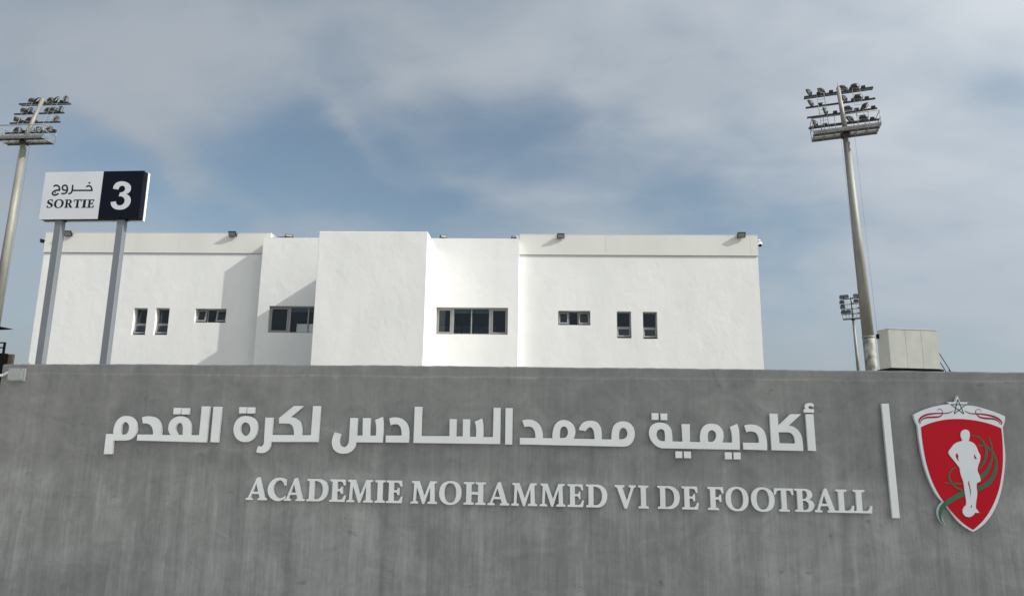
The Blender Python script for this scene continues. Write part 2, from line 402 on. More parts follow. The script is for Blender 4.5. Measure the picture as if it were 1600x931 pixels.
# ------------------------------------------------------------------ ground, pavement, road
g = MB(); g.quad((-1500, -1500, 0), (1500, -1500, 0), (1500, 3000, 0), (-1500, 3000, 0))
tag(g.build('ground', 'ground'), kind='structure')
k_ = MB(); k_.box((-120, -14.2, -.05), (26, -14.0, .13))
tag(k_.build('kerb', 'kerb', bevel=.012), kind='structure')
p_ = MB(); p_.box((-120, -13.99, -.05), (26, 6.99, .02))
tag(p_.build('pavement', 'pave'), kind='structure')

# ------------------------------------------------------------------ grey boundary wall
WD = 7.0
xl = on_wall(0.5, 600, WD).x
TOPZ = [(on_wall(u, v, WD).x, on_wall(u, v, WD).z) for u, v in ((5, 568.5), (200, 568.6), (400, 569.6), (600, 570.7), (800, 572.7), (1000, 574.8), (1200, 577.0), (1400, 579.2), (1600, 581.0))]
def top_at(x):
    for (a, za), (b, zb) in zip(TOPZ, TOPZ[1:]):
        if x <= b: return za + (zb-za)*(max(x, a)-a)/(b-a)
    return TOPZ[-1][1]
def make_wall():
    xr = 9.0; n = 260; v = []; f = []; T = 0.28
    rnd = random.Random(3); w = [rnd.uniform(-1, 1) for _ in range(n+9)]
    for i in range(n+1):
        x = xl + (xr-xl)*i/n
        j = .002*w[i] + .0035*(w[i//7]*(1-(i % 7)/7) + w[i//7+1]*((i % 7)/7))
        z = top_at(x)+j
        v += [(x, WD, 0), (x, WD, z-.012), (x, WD+.012, z), (x, WD+T-.01, z+.002), (x, WD+T, z-.01), (x, WD+T, 0)]
    for i in range(n):
        for k in range(5):
            a = i*6+k; f.append((a, a+6, a+7, a+1))
    f.append((0, 1, 2, 3, 4, 5)); e = n*6; f.append((e+5, e+4, e+3, e+2, e+1, e))
    me = bpy.data.meshes.new('boundary_wall'); me.from_pydata(v, [], f); me.update(); me.materials.append(MT['wall'])
    o = bpy.data.objects.new('boundary_wall', me); COL.objects.link(o)
    tag(o, 'long grey rendered boundary wall with streaked surface carrying the raised lettering', 'wall')
    return o
wall = make_wall()
def lump(u, v, w, h, mat, d=.12):
    p = on_wall(u, v, WD+d); z = top_at(p.x); b = MB()
    rnd = random.Random(int(u)); 
    prof = [(w*.5, -.02), (w*.55, h*.25), (w*.42, h*.6), (w*.15, h)]
    b.lathe(prof, 9, Matrix.Translation((p.x, WD+d, z-.004)) @ Matrix.Rotation(rnd.uniform(0, 3), 4, 'Z') @ Matrix.Scale(1.4, 4, (1, 0, 0)))
    b.build('mortar_lump', mat, wall)
for a in ((30, 565, .016, .026, 'mortar'), (39.5, 566, .017, .022, 'mortar'), (46, 565, .02, .034, 'mortar'), (52, 566, .05, .012, 'mortar'),
          (556, 570, .03, .016, 'black'), (566, 570, .035, .012, 'mortar'), (1490, 580, .04, .008, 'mortar')):
    lump(*a)

# ------------------------------------------------------------------ Arabic lettering
LT = 0.037
def Z(x0, y0, sc):
    return lambda p: on_wall(x0+p[0]/sc, y0+p[1]/sc, WD-LT)
Z1, Z2, Z3, Z4 = Z(140, 610, 1600/380), Z(500, 610, 5.0), Z(800, 610, 1600/260), Z(1000, 610, 1600/300)
ar = empty('arabic_lettering', (0, WD, 0))
tag(ar, 'upper line of raised pale grey Arabic letters fixed on the grey wall', 'lettering')
def shape(name, zf, *paths, mat='letter', parent=ar, back=WD-.008, steps=6):
    o = extrude(name, [flat(p, steps) for p in paths], zf, back, mat, None)
    o.parent = parent; o.matrix_parent_inverse = parent.matrix_basis.inverted() if parent.type == 'EMPTY' else Matrix()
    return o
s = 1
shape('letter', Z1, [(93,417),(108,284),(155,284),(158,250,s),(175,205,s),(205,175,s),(240,166,s),(277,176,s),(302,205,s),(310,245,s),(302,285,s),(275,316,s),(228,328),(155,328),(147,417)],
      [(205,289),(206,250,s),(213,222,s),(235,205,s),(257,224,s),(258,255,s),(246,280,s),(225,289)])
shape('letter', Z1, [(310,328),(315,288),(416,288),(416,262,s),(406,235,s),(386,219,s),(350,216),(345,176),(388,168,s),(432,178,s),(460,208,s),(470,250,s),(469,291),(533,291),(520,268,s),(517,240,s),(530,203,s),(560,177,s),(598,168,s),(638,180,s),(661,212,s),(666,250,s),(662,292),(720,292),(738,103),(791,103),(768,340)],
      [(582,290),(567,265,s),(566,238,s),(578,218,s),(595,211,s),(608,222,s),(613,245,s),(611,290)])
shape('letter', Z1, [(815,105),(869,105),(846,340),(794,338)])
for q in ([(553,113),(600,113),(597,155),(550,155)], [(608,115),(655,115),(652,156),(604,156)], [(985,108),(1032,108),(1030,149),(983,149)], [(1040,109),(1086,109),(1083,150),(1036,150)]):
    shape('dot', Z1, q)
shape('letter', Z1, [(946,258,s),(956,213,s),(982,180,s),(1027,166,s),(1075,180,s),(1099,212,s),(1104,255,s),(1090,300,s),(1062,328,s),(1022,338,s),(980,326,s),(955,297,s)],
      [(992,245,s),(1002,220,s),(1025,208,s),(1049,222,s),(1058,250,s),(1053,275,s),(1040,292,s),(1021,297,s),(1002,286,s),(993,266,s)])
shape('letter', Z1, [(1108,364),(1127,367,s),(1143,354,s),(1147,330),(1156,177),(1208,177),(1198,291),(1344,292),(1342,255,s),(1332,229,s),(1312,217),(1246,215),(1246,180),(1345,100),(1410,101),(1322,174),(1350,180,s),(1382,204,s),(1395,245,s),(1394,292),(1456,292),(1470,101),(1520,101),(1503,337),(1193,337),(1186,373,s),(1167,398,s),(1137,410,s),(1095,403)])
shape('letter', Z2, [(115,325),(98,368,s),(92,410,s),(105,455,s),(140,484,s),(185,492,s),(235,480,s),(268,448,s),(282,403),(488,405),(495,260,s),(488,205),(430,229),(438,275,s),(436,350),(390,350),(394,214),(335,214),(332,350),(288,350),(294,213),(236,213),(228,365),(221,410,s),(203,435,s),(180,440,s),(158,425,s),(152,392,s),(167,340)])
shape('letter', Z2, [(515,350),(636,350),(636,315,s),(624,278,s),(596,262,s),(551,270),(541,217),(592,208,s),(642,222,s),(680,260,s),(696,315,s),(692,406),(512,404)])
shape('letter', Z2, [(740,125),(798,126),(791,354),(1011,354),(1013,221),(1068,222),(1064,357),(1115,357),(1117,223),(1172,223),(1170,359),(1218,360),(1219,290,s),(1208,243),(1265,217),(1275,270,s),(1275,362),(1351,362),(1357,133),(1411,134),(1407,417),(730,408)])
shape('letter', Z2, [(1450,135),(1505,136),(1501,421),(1446,420)])
shape('letter', Z3, [(75,452),(224,455),(220,398,s),(200,360,s),(165,345,s),(120,350),(98,288),(150,276,s),(212,287,s),(265,327,s),(291,385,s),(296,455),(388,457),(392,395,s),(412,330,s),(450,293,s),(497,281,s),(550,294,s),(593,333,s),(610,385,s),(605,428,s),(592,461),(793,465),(791,415,s),(780,375,s),(756,351,s),(731,360,s),(710,388),(643,378),(657,338,s),(692,302,s),(750,288,s),(812,300,s),(850,345,s),(862,400,s),(862,466),(957,468),(960,400,s),(977,340,s),(1015,306,s),(1070,294,s),(1127,309,s),(1166,350,s),(1181,410,s),(1170,470,s),(1136,518,s),(1072,538),(75,516)],
      [(462,456),(462,400,s),(472,360,s),(496,343,s),(525,356,s),(538,395,s),(531,430,s),(508,453)], [(1031,467),(1031,410,s),(1043,372,s),(1070,357,s),(1098,373,s),(1110,413,s),(1097,448,s),(1064,466)])
shape('letter', Z4, [(185,480),(130,456,s),(91,410,s),(75,355,s),(86,305,s),(120,274,s),(165,265,s),(220,277,s),(257,315,s),(268,365,s),(270,422),(355,424),(347,278),(415,278),(417,426),(503,428),(502,362,s),(520,310,s),(555,281,s),(600,274,s),(650,287,s),(688,330,s),(697,380,s),(685,431),(768,432),(765,360,s),(750,303),(808,277),(823,315,s),(828,360,s),(833,492)],
      [(208,420),(207,355,s),(197,327,s),(170,320,s),(146,335,s),(138,368,s),(152,403,s),(182,420)], [(570,425),(566,362,s),(580,336,s),(605,329,s),(628,346,s),(635,382,s),(622,413,s),(602,426)])
for q in ([(97,187),(155,187),(155,243),(98,243)], [(170,190),(228,190),(228,245),(172,245)], [(295,505),(352,505),(353,561),(297,561)], [(366,506),(424,506),(426,562),(368,562)], [(707,513),(765,513),(767,571),(710,571)], [(780,514),(838,514),(840,572),(782,572)]):
    shape('dot', Z4, q)
shape('letter', Z4, [(860,432),(991,434),(988,388,s),(967,352,s),(930,340,s),(888,346),(870,290),(922,281,s),(987,294,s),(1033,335,s),(1055,400,s),(1060,496),(862,490)])
shape('letter', Z4, [(1080,190),(1146,192),(1154,291),(1255,195),(1343,196),(1240,291),(1287,305,s),(1330,345,s),(1352,402,s),(1360,502),(1098,496)],
      [(1155,346),(1238,347),(1272,364,s),(1289,402,s),(1292,440),(1163,437)])
shape('letter', Z4, [(1380,195),(1445,196),(1468,502),(1402,500)])
shape('hamza', Z4, [(1366,182),(1450,183),(1449,154),(1415,153),(1404,141,s),(1411,128,s),(1425,128,s),(1448,138),(1447,112),(1415,102,s),(1383,112,s),(1374,134,s),(1383,153),(1366,154)])

# ------------------------------------------------------------------ serif capitals
def ell(cx, cy, rx, ry, n=40, ex=2.25):
    out = []
    for i in range(n):
        t = 2*math.pi*i/n; c, q = math.cos(t), math.sin(t)
        out.append((cx+rx*math.copysign(abs(c)**(2/ex), c), cy+ry*math.copysign(abs(q)**(2/ex), q)))
    return out
LS = [(0,93),(11,89),(11,11),(0,7)]
GL = {
 'I': (44, [[(0,0),(44,0),(44,7),(33,11),(33,89),(44,93),(44,100),(0,100)]+LS]),
 'H': (94, [[(0,0),(44,0),(44,7),(33,11),(33,45),(61,45),(61,11),(50,7),(50,0),(94,0),(94,7),(83,11),(83,89),(94,93),(94,100),(50,100),(50,93),(61,89),(61,57),(33,57),(33,89),(44,93),(44,100),(0,100)]+LS]),
 'L': (73, [[(0,0),(70,0),(73,31),(66,31),(60,14),(51,9),(33,9),(33,89),(46,93),(46,100),(0,100)]+LS]),
 'E': (73, [[(0,0),(68,0),(73,29),(66,29),(58,13),(49,9),(33,9),(33,47),(46,47),(51,36),(57,36),(57,68),(51,68),(46,57),(33,57),(33,91),(48,91),(57,87),(62,74),(69,74),(67,100),(0,100)]+LS]),
 'F': (67, [[(0,0),(46,0),(46,7),(33,11),(33,46),(46,46),(51,35),(57,35),(57,67),(51,67),(46,56),(33,56),(33,91),(47,91),(56,87),(61,73),(67,73),(66,100),(0,100)]+LS]),
 'D': (94, [[(0,0),(45,0),(70,5,1),(88,24,1),(94,52,1),(88,78,1),(70,95,1),(45,100),(0,100)]+LS, [(33,9),(43,9),(60,17,1),(69,34,1),(71,52,1),(68,70,1),(59,84,1),(42,91),(33,91)]]),
 'O': (100, [ell(50, 50, 50, 53), ell(50, 50, 27, 44)]),
 'C': (87, [[(79,97),(85,98),(86,68),(79,68),(72,83,1),(56,91,1),(36,80,1),(26,52,1),(36,22,1),(58,10,1),(73,13,1),(84,22),(87,14),(74,3,1),(52,-3,1),(26,5,1),(7,23,1),(0,50,1),(8,78,1),(28,97,1),(52,103,1)]]),
 'A': (104, [[(0,0),(34,0),(34,7),(23,10),(29,27),(64,27),(69,10),(60,7),(60,0),(104,0),(104,7),(94,11),(61,104),(48,100),(12,11),(0,7)], [(33,37),(60,37),(47,75)]]),
 'M': (124, [[(0,0),(36,0),(36,7),(24,11),(28,74),(56,-1),(65,-1),(91,74),(92,11),(80,7),(80,0),(124,0),(124,7),(113,11),(110,89),(121,93),(121,100),(90,100),(64,33),(38,100),(4,100),(4,93),(15,89),(12,11),(0,7)]]),
 'V': (100, [[(45,-2),(57,-2),(90,89),(100,93),(100,100),(66,100),(66,93),(77,89),(57,32),(36,89),(46,93),(46,100),(0,100),(0,93),(10,89)]]),
 'T': (84, [[(20,0),(64,0),(64,7),(53,11),(53,91),(64,91),(72,87),(77,72),(84,72),(82,100),(2,100),(0,72),(7,72),(12,87),(20,91),(31,91),(31,11),(20,7)]]),
 'B': (80, [[(0,0),(45,0),(68,6,1),(80,27,1),(74,45,1),(57,53),(70,62,1),(74,76,1),(66,93,1),(43,100),(0,100)]+LS, [(33,8),(42,8),(54,14,1),(58,28,1),(53,42,1),(40,48),(33,48)], [(33,56),(40,56),(50,62,1),(53,75,1),(49,87,1),(40,92),(33,92)]]),
 'S': (64, [[(3,28),(10,28),(18,12,1),(32,7,1),(43,13,1),(44,25,1),(34,36,1),(16,47,1),(4,62,1),(4,80,1),(14,95,1),(34,102,1),(56,97),(58,71),(51,71),(44,88,1),(32,93,1),(22,87,1),(21,76,1),(32,65,1),(50,54,1),(62,40,1),(63,23,1),(54,6,1),(30,-2,1),(4,4)]]),
 'R': (92, [[(0,0),(44,0),(44,7),(33,11),(33,44),(39,44),(62,0),(92,0),(92,7),(84,9),(60,48),(72,58,1),(76,74,1),(68,92,1),(44,100),(0,100)]+LS, [(33,53),(42,53),(52,60,1),(54,74,1),(50,87,1),(42,92),(33,92)]]),
}
def glyph(ch):
    w, loops = GL[ch]; return w, [flat(l, 5) if ch != 'O' else [Vector(p) for p in l] for l in loops]
fr = empty('french_lettering', (0, WD, 0))
tag(fr, 'lower line of raised pale grey serif Latin capitals fixed on the grey wall', 'lettering')
W5 = lambda a: 370+a/4.571
W6 = lambda a: 690+a/4.324
W7 = lambda a: 1020+a/4.0
FRENCH = [('A',W5(66),W5(222)),('C',W5(219),W5(354)),('A',W5(340),W5(490)),('D',W5(497),W5(656)),('E',W5(663),W5(784)),('M',W5(784),W5(978)),('I',W5(985),W5(1061)),('E',W5(1066),W5(1189)),
          ('M',W5(1241),W5(1436)),('O',W5(1443),W6(138)),('H',W6(147),W6(303)),('A',W6(309),W6(461)),('M',W6(469),W6(652)),('M',W6(660),W6(842)),('E',W6(849),W6(966)),('D',W6(974),W6(1124)),
          ('V',W6(1169),W6(1318)),('I',W6(1328),W6(1401)),('D',W7(28),W7(173)),('E',W7(180),W7(291)),('F',W7(342),W7(446)),('O',W7(454),W7(603)),('O',W7(613),W7(766)),('T',W7(757),W7(885)),
          ('B',W7(886),W7(1012)),('A',W7(1008),W7(1152)),('L',W7(1144),W7(1260)),('L',W7(1254),W7(1374))]
def base_y(u): return 780.3 + (u-385)*(801.6-780.3)/(1364-385)
def cap_y(u): return base_y(u) - (34.6 + (u-385)*1.6/980)
for i, (ch, u0, u1) in enumerate(FRENCH):
    w, loops = glyph(ch)
    # the letters' verticals lean with the perspective, so place each by its middle
    uc = (u0+u1)/2; yb, yt = base_y(uc), cap_y(uc)
    P0 = on_wall(u0, (base_y(u0)+cap_y(u0))/2, WD-LT); P1 = on_wall(u1, (base_y(u1)+cap_y(u1))/2, WD-LT)
    zb, zt = on_wall(uc, yb, WD-LT).z, on_wall(uc, yt, WD-LT).z
    sl_ = (on_wall(u1, base_y(u1), WD-LT).z - on_wall(u0, base_y(u0), WD-LT).z)/(P1.x-P0.x)
    tt = .0015*(i % 3)          # neighbours that touch are not quite the same thickness
    def mp(p):
        x = P0.x + (P1.x-P0.x)*(.014+.955*p.x/w)
        return Vector((x, WD-LT-tt, zb + (zt-zb)*p.y/100 + sl_*(x-(P0.x+P1.x)/2)))
    o = extrude('letter', loops, mp, WD-.008, 'letter', None); o.parent = fr; o.matrix_parent_inverse = fr.matrix_basis.inverted()

# ------------------------------------------------------------------ divider bar and emblem
E1, E2, E3 = 894/240, 1354/160, 724/140
def ZE(x0, y0, sc, y): return lambda p: on_wall(x0+p[0]/sc, y0+p[1]/sc, y)
o = extrude('divider_bar', [[Vector(p) for p in ((66,113),(107,113),(172,778),(130,778))]], ZE(1360, 600, E1, WD-.042), WD-.010, 'letter', None)
tag(o, 'tall slim pale grey vertical bar between the lettering and the red shield', 'bar')
em = empty('shield_emblem', (0, WD, 0))
tag(em, 'red shield emblem with white rim, white player silhouette, green ribbons and star', 'emblem')
Y0 = WD-.042
def ep(name, zf, *paths, mat, back, parent=em):
    return shape(name, zf, *paths, mat=mat, parent=parent, back=back)
plate = ep('white_plate', ZE(1360, 600, E1, Y0), [(507,66),(522,103),(572,105),(549,122),(610,128,s),(680,147,s),(740,168,s),(783,186),(782,215,s),(771,250),(778,330,s),(785,400,s),(783,480,s),(770,580,s),(744,680,s),(702,765,s),(652,822,s),(598,858),(520,806,s),(440,708,s),(380,635,s),(332,530,s),(301,420,s),(284,320,s),(275,242),(259,208,s),(252,178),(320,146,s),(400,124,s),(464,115),(447,103),(492,103)], mat='emwhite', back=WD-.012)
ep('ribbon_backing', ZE(1360, 600, E1, Y0+.0015), [(432,680),(405,700,s),(391,740,s),(400,782,s),(431,822),(436,816),(417,775,s),(415,738,s),(436,706)], mat='emwhite', back=WD-.012)
red = ep('red_field', ZE(1360, 600, E1, Y0-.003), [(295,250),(350,226,s),(430,207,s),(510,202,s),(600,209,s),(690,229,s),(762,257),(769,330,s),(772,420,s),(768,500,s),(748,612,s),(710,710,s),(660,788,s),(598,846),(520,790,s),(436,695,s),(374,595,s),(332,480,s),(309,370,s)], mat='emred', back=Y0+.001)
def rb(name, zf, pts, mat, back):
    o = extrude(name, [ribbon(pts)], zf, back, mat, None); o.parent = em; o.matrix_parent_inverse = em.matrix_basis.inverted(); return o
GR = [[(186,827,3),(158,780,14),(150,730,24),(170,678,34),(232,627,40),(330,575,40),(445,540,30),(538,487,38),(588,412,32),(605,335,20),(583,250,15),(520,188,11),(450,186,6)],
      [(470,447,34),(520,402,32),(555,335,20),(571,265,10),(565,180,10),(541,110,4)],
      [(405,103,4),(460,116,10),(505,165,14),(524,230,19),(508,310,18),(463,376,6)],
      [(185,482,3),(232,489,9),(330,492,10)],
      [(330,546,14),(272,516,13),(230,465,13),(224,412,10),(252,372,6),(300,358,3)]]
for k, pts in enumerate(GR):
    rb('green_ribbon', ZE(1440, 660, E3, Y0-.0055-.0006*k), pts, 'emgreen', Y0-.002)
ep('player_silhouette', ZE(1440, 660, E3, Y0-.0105), [(320,150),(329,142,s),(317,112,s),(318,82,s),(334,62,s),(357,56,s),(381,67,s),(390,95,s),(386,128,s),(379,149),(424,168,s),(449,207,s),(463,243,s),(476,262),(471,310,s),(456,355,s),(453,388,s),(470,430,s),(478,472),(446,489),(445,525,s),(450,575,s),(441,640,s),(438,688),(468,728),(430,727),(417,747,s),(383,762,s),(346,747,s),(332,712,s),(343,682,s),(358,668),(360,625,s),(348,555,s),(338,480,s),(318,420,s),(308,365),(270,315,s),(230,266,s),(218,240,s),(238,205,s),(270,170,s)],
   [(281,245),(298,264,s),(297,290,s),(306,315),(286,296,s),(276,270,s)], [(427,250),(436,270,s),(447,291),(440,297),(425,282,s)], [(380,462),(389,500,s),(398,548,s),(393,605),(386,530,s),(376,492,s)], [(398,670),(410,665),(406,686),(396,684)], mat='emwhite', back=Y0-.002)
SW = [[(590,262,3),(545,289,14),(480,300,14),(400,300,18),(300,307,24),(220,324,26),(167,354,26),(136,400,20),(142,438,3)],
      [(150,436,3),(172,388,12),(232,357,22),(330,351,24),(398,345,20),(436,322,11),(448,290,7),(438,258,7),(405,240,7),(370,264,3)],
      [(740,265,3),(790,294,14),(850,305,14),(950,309,20),(1050,324,24),(1130,345,26),(1195,380,24),(1230,420,18),(1225,450,3)],
      [(1217,446,3),(1186,405,12),(1120,374,22),(1010,365,24),(942,350,20),(900,316,11),(884,285,7),(895,256,7),(930,245,7),(962,272,3)]]
for k, pts in enumerate(SW):
    rb('red_swash', ZE(1420, 610, E2, Y0-.002-.0006*(k % 2)), pts, 'emcrim', Y0+.001)
SP = [(648,115),(755,185),(728,305),(605,305),(558,183)]
for k in range(5):
    a, b = SP[k], SP[(k+2) % 5]
    rb('star_stroke', ZE(1420, 610, E2, Y0-.002-.0005*k), [(*a, 9), (*b, 9)], 'emdark', Y0+.001)

# ------------------------------------------------------------------ small box with white conduit on the wall's left end
def make_box():
    e = empty('junction_box', (0, WD, 0)); tag(e, 'small grey square junction box with white conduit at the end of the grey wall', 'junction box')
    q = lambda x, y, d: on_wall(x/7.76, 490+y/7.76, d)
    D = WD-.058
    a, b = q(103, 660, D), q(247, 805, D)
    m_ = MB(); m_.box((a.x, D, b.z), (b.x, D+.042, a.z)); x = m_.build('housing', 'box', e, .004)
    m2 = MB(); m2.box((a.x-.003, D+.0425, b.z-.003), (b.x+.003, WD+.001, a.z+.003)); y = m2.build('back_plate', 'boxside', e)
    m3 = MB()
    for dx, dz in ((.012, .012), (.012, -.012), (-.012, .012), (-.012, -.012)):
        cx = (a.x if dx > 0 else b.x)+dx; cz = (b.z if dz > 0 else a.z)+dz
        m3 = MB().tube((cx, D-.002, cz), (cx, D+.004, cz), .004, n=8); m3.build('screw', 'lamp', e).matrix_parent_inverse = e.matrix_basis.inverted()
        m4 = MB(); c0, c1, c2 = q(-40, 755, D+.03), q(45, 742, D+.03), q(92, 712, D+.03)
    m4.tube(c0, c1, .014, n=10); m4.tube(c1, c2, .014, .012, n=10); m4.tube(c2, (a.x+.004, D+.03, c2.z-.004), .016, n=10)
    w = m4.build('conduit', 'whiteplastic', e)
    for o in (x, y, w): o.matrix_parent_inverse = e.matrix_basis.inverted()
make_box()

# ------------------------------------------------------------------ dark gate beyond the wall's left end
def make_gate():
    e = empty('steel_gate', (xl-.7, WD+.1, 0)); tag(e, 'black steel gate leaf with top rail beside the end of the grey wall', 'gate')
    zt = on_wall(3, 552, WD+.1).z; zr = on_wall(4, 535, WD+.1).z
    x1 = -.0; X = lambda w: w-(xl-.7)
    b = MB(); b.box((X(xl-2.4), -.03, .04), (X(on_wall(4.2, 565, WD+.07).x), .03, zt)); b.build('panel', 'black', e)
    xr = on_wall(6.5, 545, WD+.1).x
    for xx in (xr, xr-.5, xr-1.0, xr-1.5):
        t = MB(); t.box((X(xx)-.008, -.012, zt-.01), (X(xx)+.004, .012, zr)); t.build('rail_post', 'black', e)
    for zz in (zr, (zt*.45+zr*.55)):
        t = MB(); t.box((X(xr-2.2), -.010, zz-.009), (X(xr)+.006, .010, zz+.003)); t.build('rail', 'black', e)
make_gate()
# brown block on the wall's end
pa, pb = on_wall(5.0, 553, WD+.14), on_wall(18.5, 567.5, WD+.14)
b = MB(); b.box((pa.x, WD+.14, top_at(xl)-.004), (pb.x, WD+.17, pa.z)); 
tag(b.build('masonry_block', 'block', bevel=.006), 'small brown masonry block lying on the end of the grey wall', 'block')
# canopy whose tip shows at the left edge
def make_canopy():
    Yc = 9.5; tip = on_wall(1.0, 510.0, Yc); z = tip.z
    e = empty('gate_canopy', (tip.x-1.2, Yc, 0)); tag(e, 'thin dark canopy roof on a post behind the black gate', 'canopy')
    b = MB(); b.hexa([(1.05, -.6, z-.012), (1.2, 0, z-.004), (1.05, .6, z-.012), (-1.2, 0, z-.02), (.9, -.55, z+.03), (1.15, 0, z+.006), (.9, .55, z+.03), (-1.1, 0, z+.04)])
    b = MB(); b.hexa([(-1.2, -.7, z-.03), (1.2, -.25, z-.006), (1.2, .25, z-.006), (-1.2, .7, z-.03), (-1.1, -.6, z+.045), (1.17, -.2, z+.004), (1.17, .2, z+.004), (-1.1, .6, z+.045)])
    b.build('roof', 'black', e)
    t = MB(); t.tube((-.6, 0, 0), (-.6, 0, z), .05, n=10); t.build('post', 'black', e)
make_canopy()

# ------------------------------------------------------------------ exit sign on two posts
def make_sign():
    D = 10.4
    zs = lambda x, y, d: on_wall(50+x/8, 255+y/8, d)
    tl, tr, bl_, br = zs(175, 100, D), zs(1398, 110, D), zs(85, 695, D), zs(1335, 700, D)
    X0, X1 = (tl.x+bl_.x)/2, (tr.x+br.x)/2; Zt, Zb = (tl.z+tr.z)/2, (bl_.z+br.z)/2
    split = (zs(895, 105, D).x+zs(828, 698, D).x)/2
    e = empty('exit_sign', ((X0+X1)/2, D, 0)); tag(e, 'white and navy exit sign box reading SORTIE 3 on two grey posts', 'sign')
    ox = (X0+X1)/2; T = .16
    def L(o): o.matrix_parent_inverse = e.matrix_basis.inverted(); return o
    b = MB(); b.box((X0+.012, D+.006, Zb+.004), (X1-.004, D+T-.045, Zt-.004)); L(b.build('box_body', 'navy', e))
    b = MB(); b.box((X0-.002, D+T-.045, Zb-.004), (X1+.006, D+T, Zt+.004)); L(b.build('rear_panel', 'signedge', e))
    b = MB(); b.box((X0, D, Zb), (split-.002, D+.02, Zt)); pw = L(b.build('white_panel', 'signwhite', e))
    b = MB(); b.box((split, D-.002, Zb), (X1, D+.02, Zt)); pn = L(b.build('navy_panel', 'navy', e))
    def printed(loops, zf, mat, parent, name, y, back):
        o = extrude(name, loops, zf, back, mat, None); o.parent = parent; o.matrix_parent_inverse = parent.matrix_basis.inverted() @ Matrix.Identity(4)
        o.matrix_parent_inverse = Matrix.Translation((0, 0, 0)) if parent is not e else e.matrix_basis.inverted()
        return o
    z3 = lambda p: zs(p[0], p[1], D-.006)
    three = [(1012,320),(1033,266,s),(1070,238,s),(1130,228,s),(1195,245,s),(1230,285,s),(1232,330,s),(1214,366,s),(1172,388),(1215,412,s),(1232,460,s),(1215,520,s),(1165,567,s),(1095,582,s),(1030,570,s),(992,532,s),(985,486),(1045,478),(1056,510,s),(1080,527,s),(1112,526,s),(1146,503,s),(1158,465,s),(1145,432,s),(1117,416,s),(1085,417),(1098,368),(1132,361,s),(1158,340,s),(1163,312,s),(1150,289,s),(1125,282,s),(1097,294,s),(1077,330)]
    printed([flat(three)], z3, 'signwhite', pn, 'numeral', D-.006, D-.001)
    # SORTIE
    for k, (ch, a, c) in enumerate((('S',184,264),('O',276,396),('R',408,512),('T',518,618),('I',622,686),('E',692,778))):
        w, loops = glyph(ch)
        sh = 26  # letters are slightly slanted by the perspective; the panel is upright
        P0 = zs(a, 505, D-.0015); P1 = zs(c, 505, D-.0015); zb = zs((a+c)/2, 558, D).z; zt = zs((a+c)/2, 455, D).z
        printed([lp for lp in loops], (lambda p, P0=P0, P1=P1, w=w, zb=zb, zt=zt, k=k: Vector((P0.x+(P1.x-P0.x)*p.x/w, D-.0015-.0003*(k % 2), zb+(zt-zb)*p.y/100))), 'signink', pw, 'letter', D, D+.001)
    A = [[(760,341,19),(630,341,19),(505,341,19)], [(678,297,19),(705,284,19),(733,292,19),(746,318,19),(747,345,19)], [(511,272,19),(504,330,19),(494,364,19),(478,378,19),(455,380,19)],
         [(440,318,19),(436,288,19),(412,276,19),(386,288,19),(380,314,19),(396,336,19),(440,338,19)], [(442,305,19),(441,340,19),(428,368,19),(402,380,19),(368,379,19)],
         [(270,292,19),(296,277,19),(325,283,19),(341,305,19),(346,338,19)], [(350,338,19),(300,340,19),(266,358,19),(256,380,19),(272,396,19),(300,396,19),(332,378,19)]]
    for k, pts in enumerate(A):
        printed([ribbon(pts)], (lambda p, k=k: zs(p[0], p[1], D-.0012-.00025*k)), 'signink', pw, 'letter_stroke', D, D+.001)
    for (x, y, r) in ((718, 246, 11), (292, 367, 8)):
        printed([[Vector((x+r*math.cos(t*.5236), y+r*math.sin(t*.5236))) for t in range(12)]], (lambda p: zs(p[0], p[1], D-.0034)), 'signink', pw, 'letter_dot', D, D+.001)
    for xa, xb in ((305, 398), (1078, 1172)):
        xm = (zs((xa+xb)/2, 725, D+.07)).x; hw = .058
        b = MB(); b.box((xm-hw, D+.03, 0), (xm+hw, D+.13, Zb+.03)); L(b.build('post', 'post', e, .006))
        b = MB(); b.box((xm-hw-.012, D+.02, Zb-.012), (xm+hw+.012, D+.14, Zb+.001)); L(b.build('post_cap', 'darksteel', e))
make_sign()

# ------------------------------------------------------------------ white building
BX = Vector((math.cos(BROT), math.sin(BROT), 0)); BY = Vector((-math.sin(BROT), math.cos(BROT), 0))
def bl(u, v, D):
    d = ray(u, v); p = CAM + d*(D/d.dot(BY)); return Vector((p.dot(BX), p.dot(BY), p.z))
YN, YW, DEPTH = 30.0, 30.6, 12.0
bd = empty('white_building', (0, 0, 0), BROT)
tag(bd, 'long white plastered building with projecting central block and cream parapet bands', 'building')
def facade(b, x0, x1, z0, z1, y, holes, rev):
    xs = sorted({x0, x1, *[h[0] for h in holes], *[h[1] for h in holes]}); zs = sorted({z0, z1, *[h[2] for h in holes], *[h[3] for h in holes]})
    for xa, xb in zip(xs, xs[1:]):
        for za, zb in zip(zs, zs[1:]):
            cx, cz = (xa+xb)/2, (za+zb)/2
            if any(h[0] < cx < h[1] and h[2] < cz < h[3] for h in holes): continue
            b.quad((xa, y, za), (xb, y, za), (xb, y, zb), (xa, y, zb))
    for (a, c, d, e) in holes:
        Y2 = y+rev
        b.quad((a, y, d), (a, y, e), (a, Y2, e), (a, Y2, d)); b.quad((c, y, d), (c, Y2, d), (c, Y2, e), (c, y, e))
        b.quad((a, y, e), (c, y, e), (c, Y2, e), (a, Y2, e)); b.quad((a, y, d), (a, Y2, d), (c, Y2, d), (c, y, d))
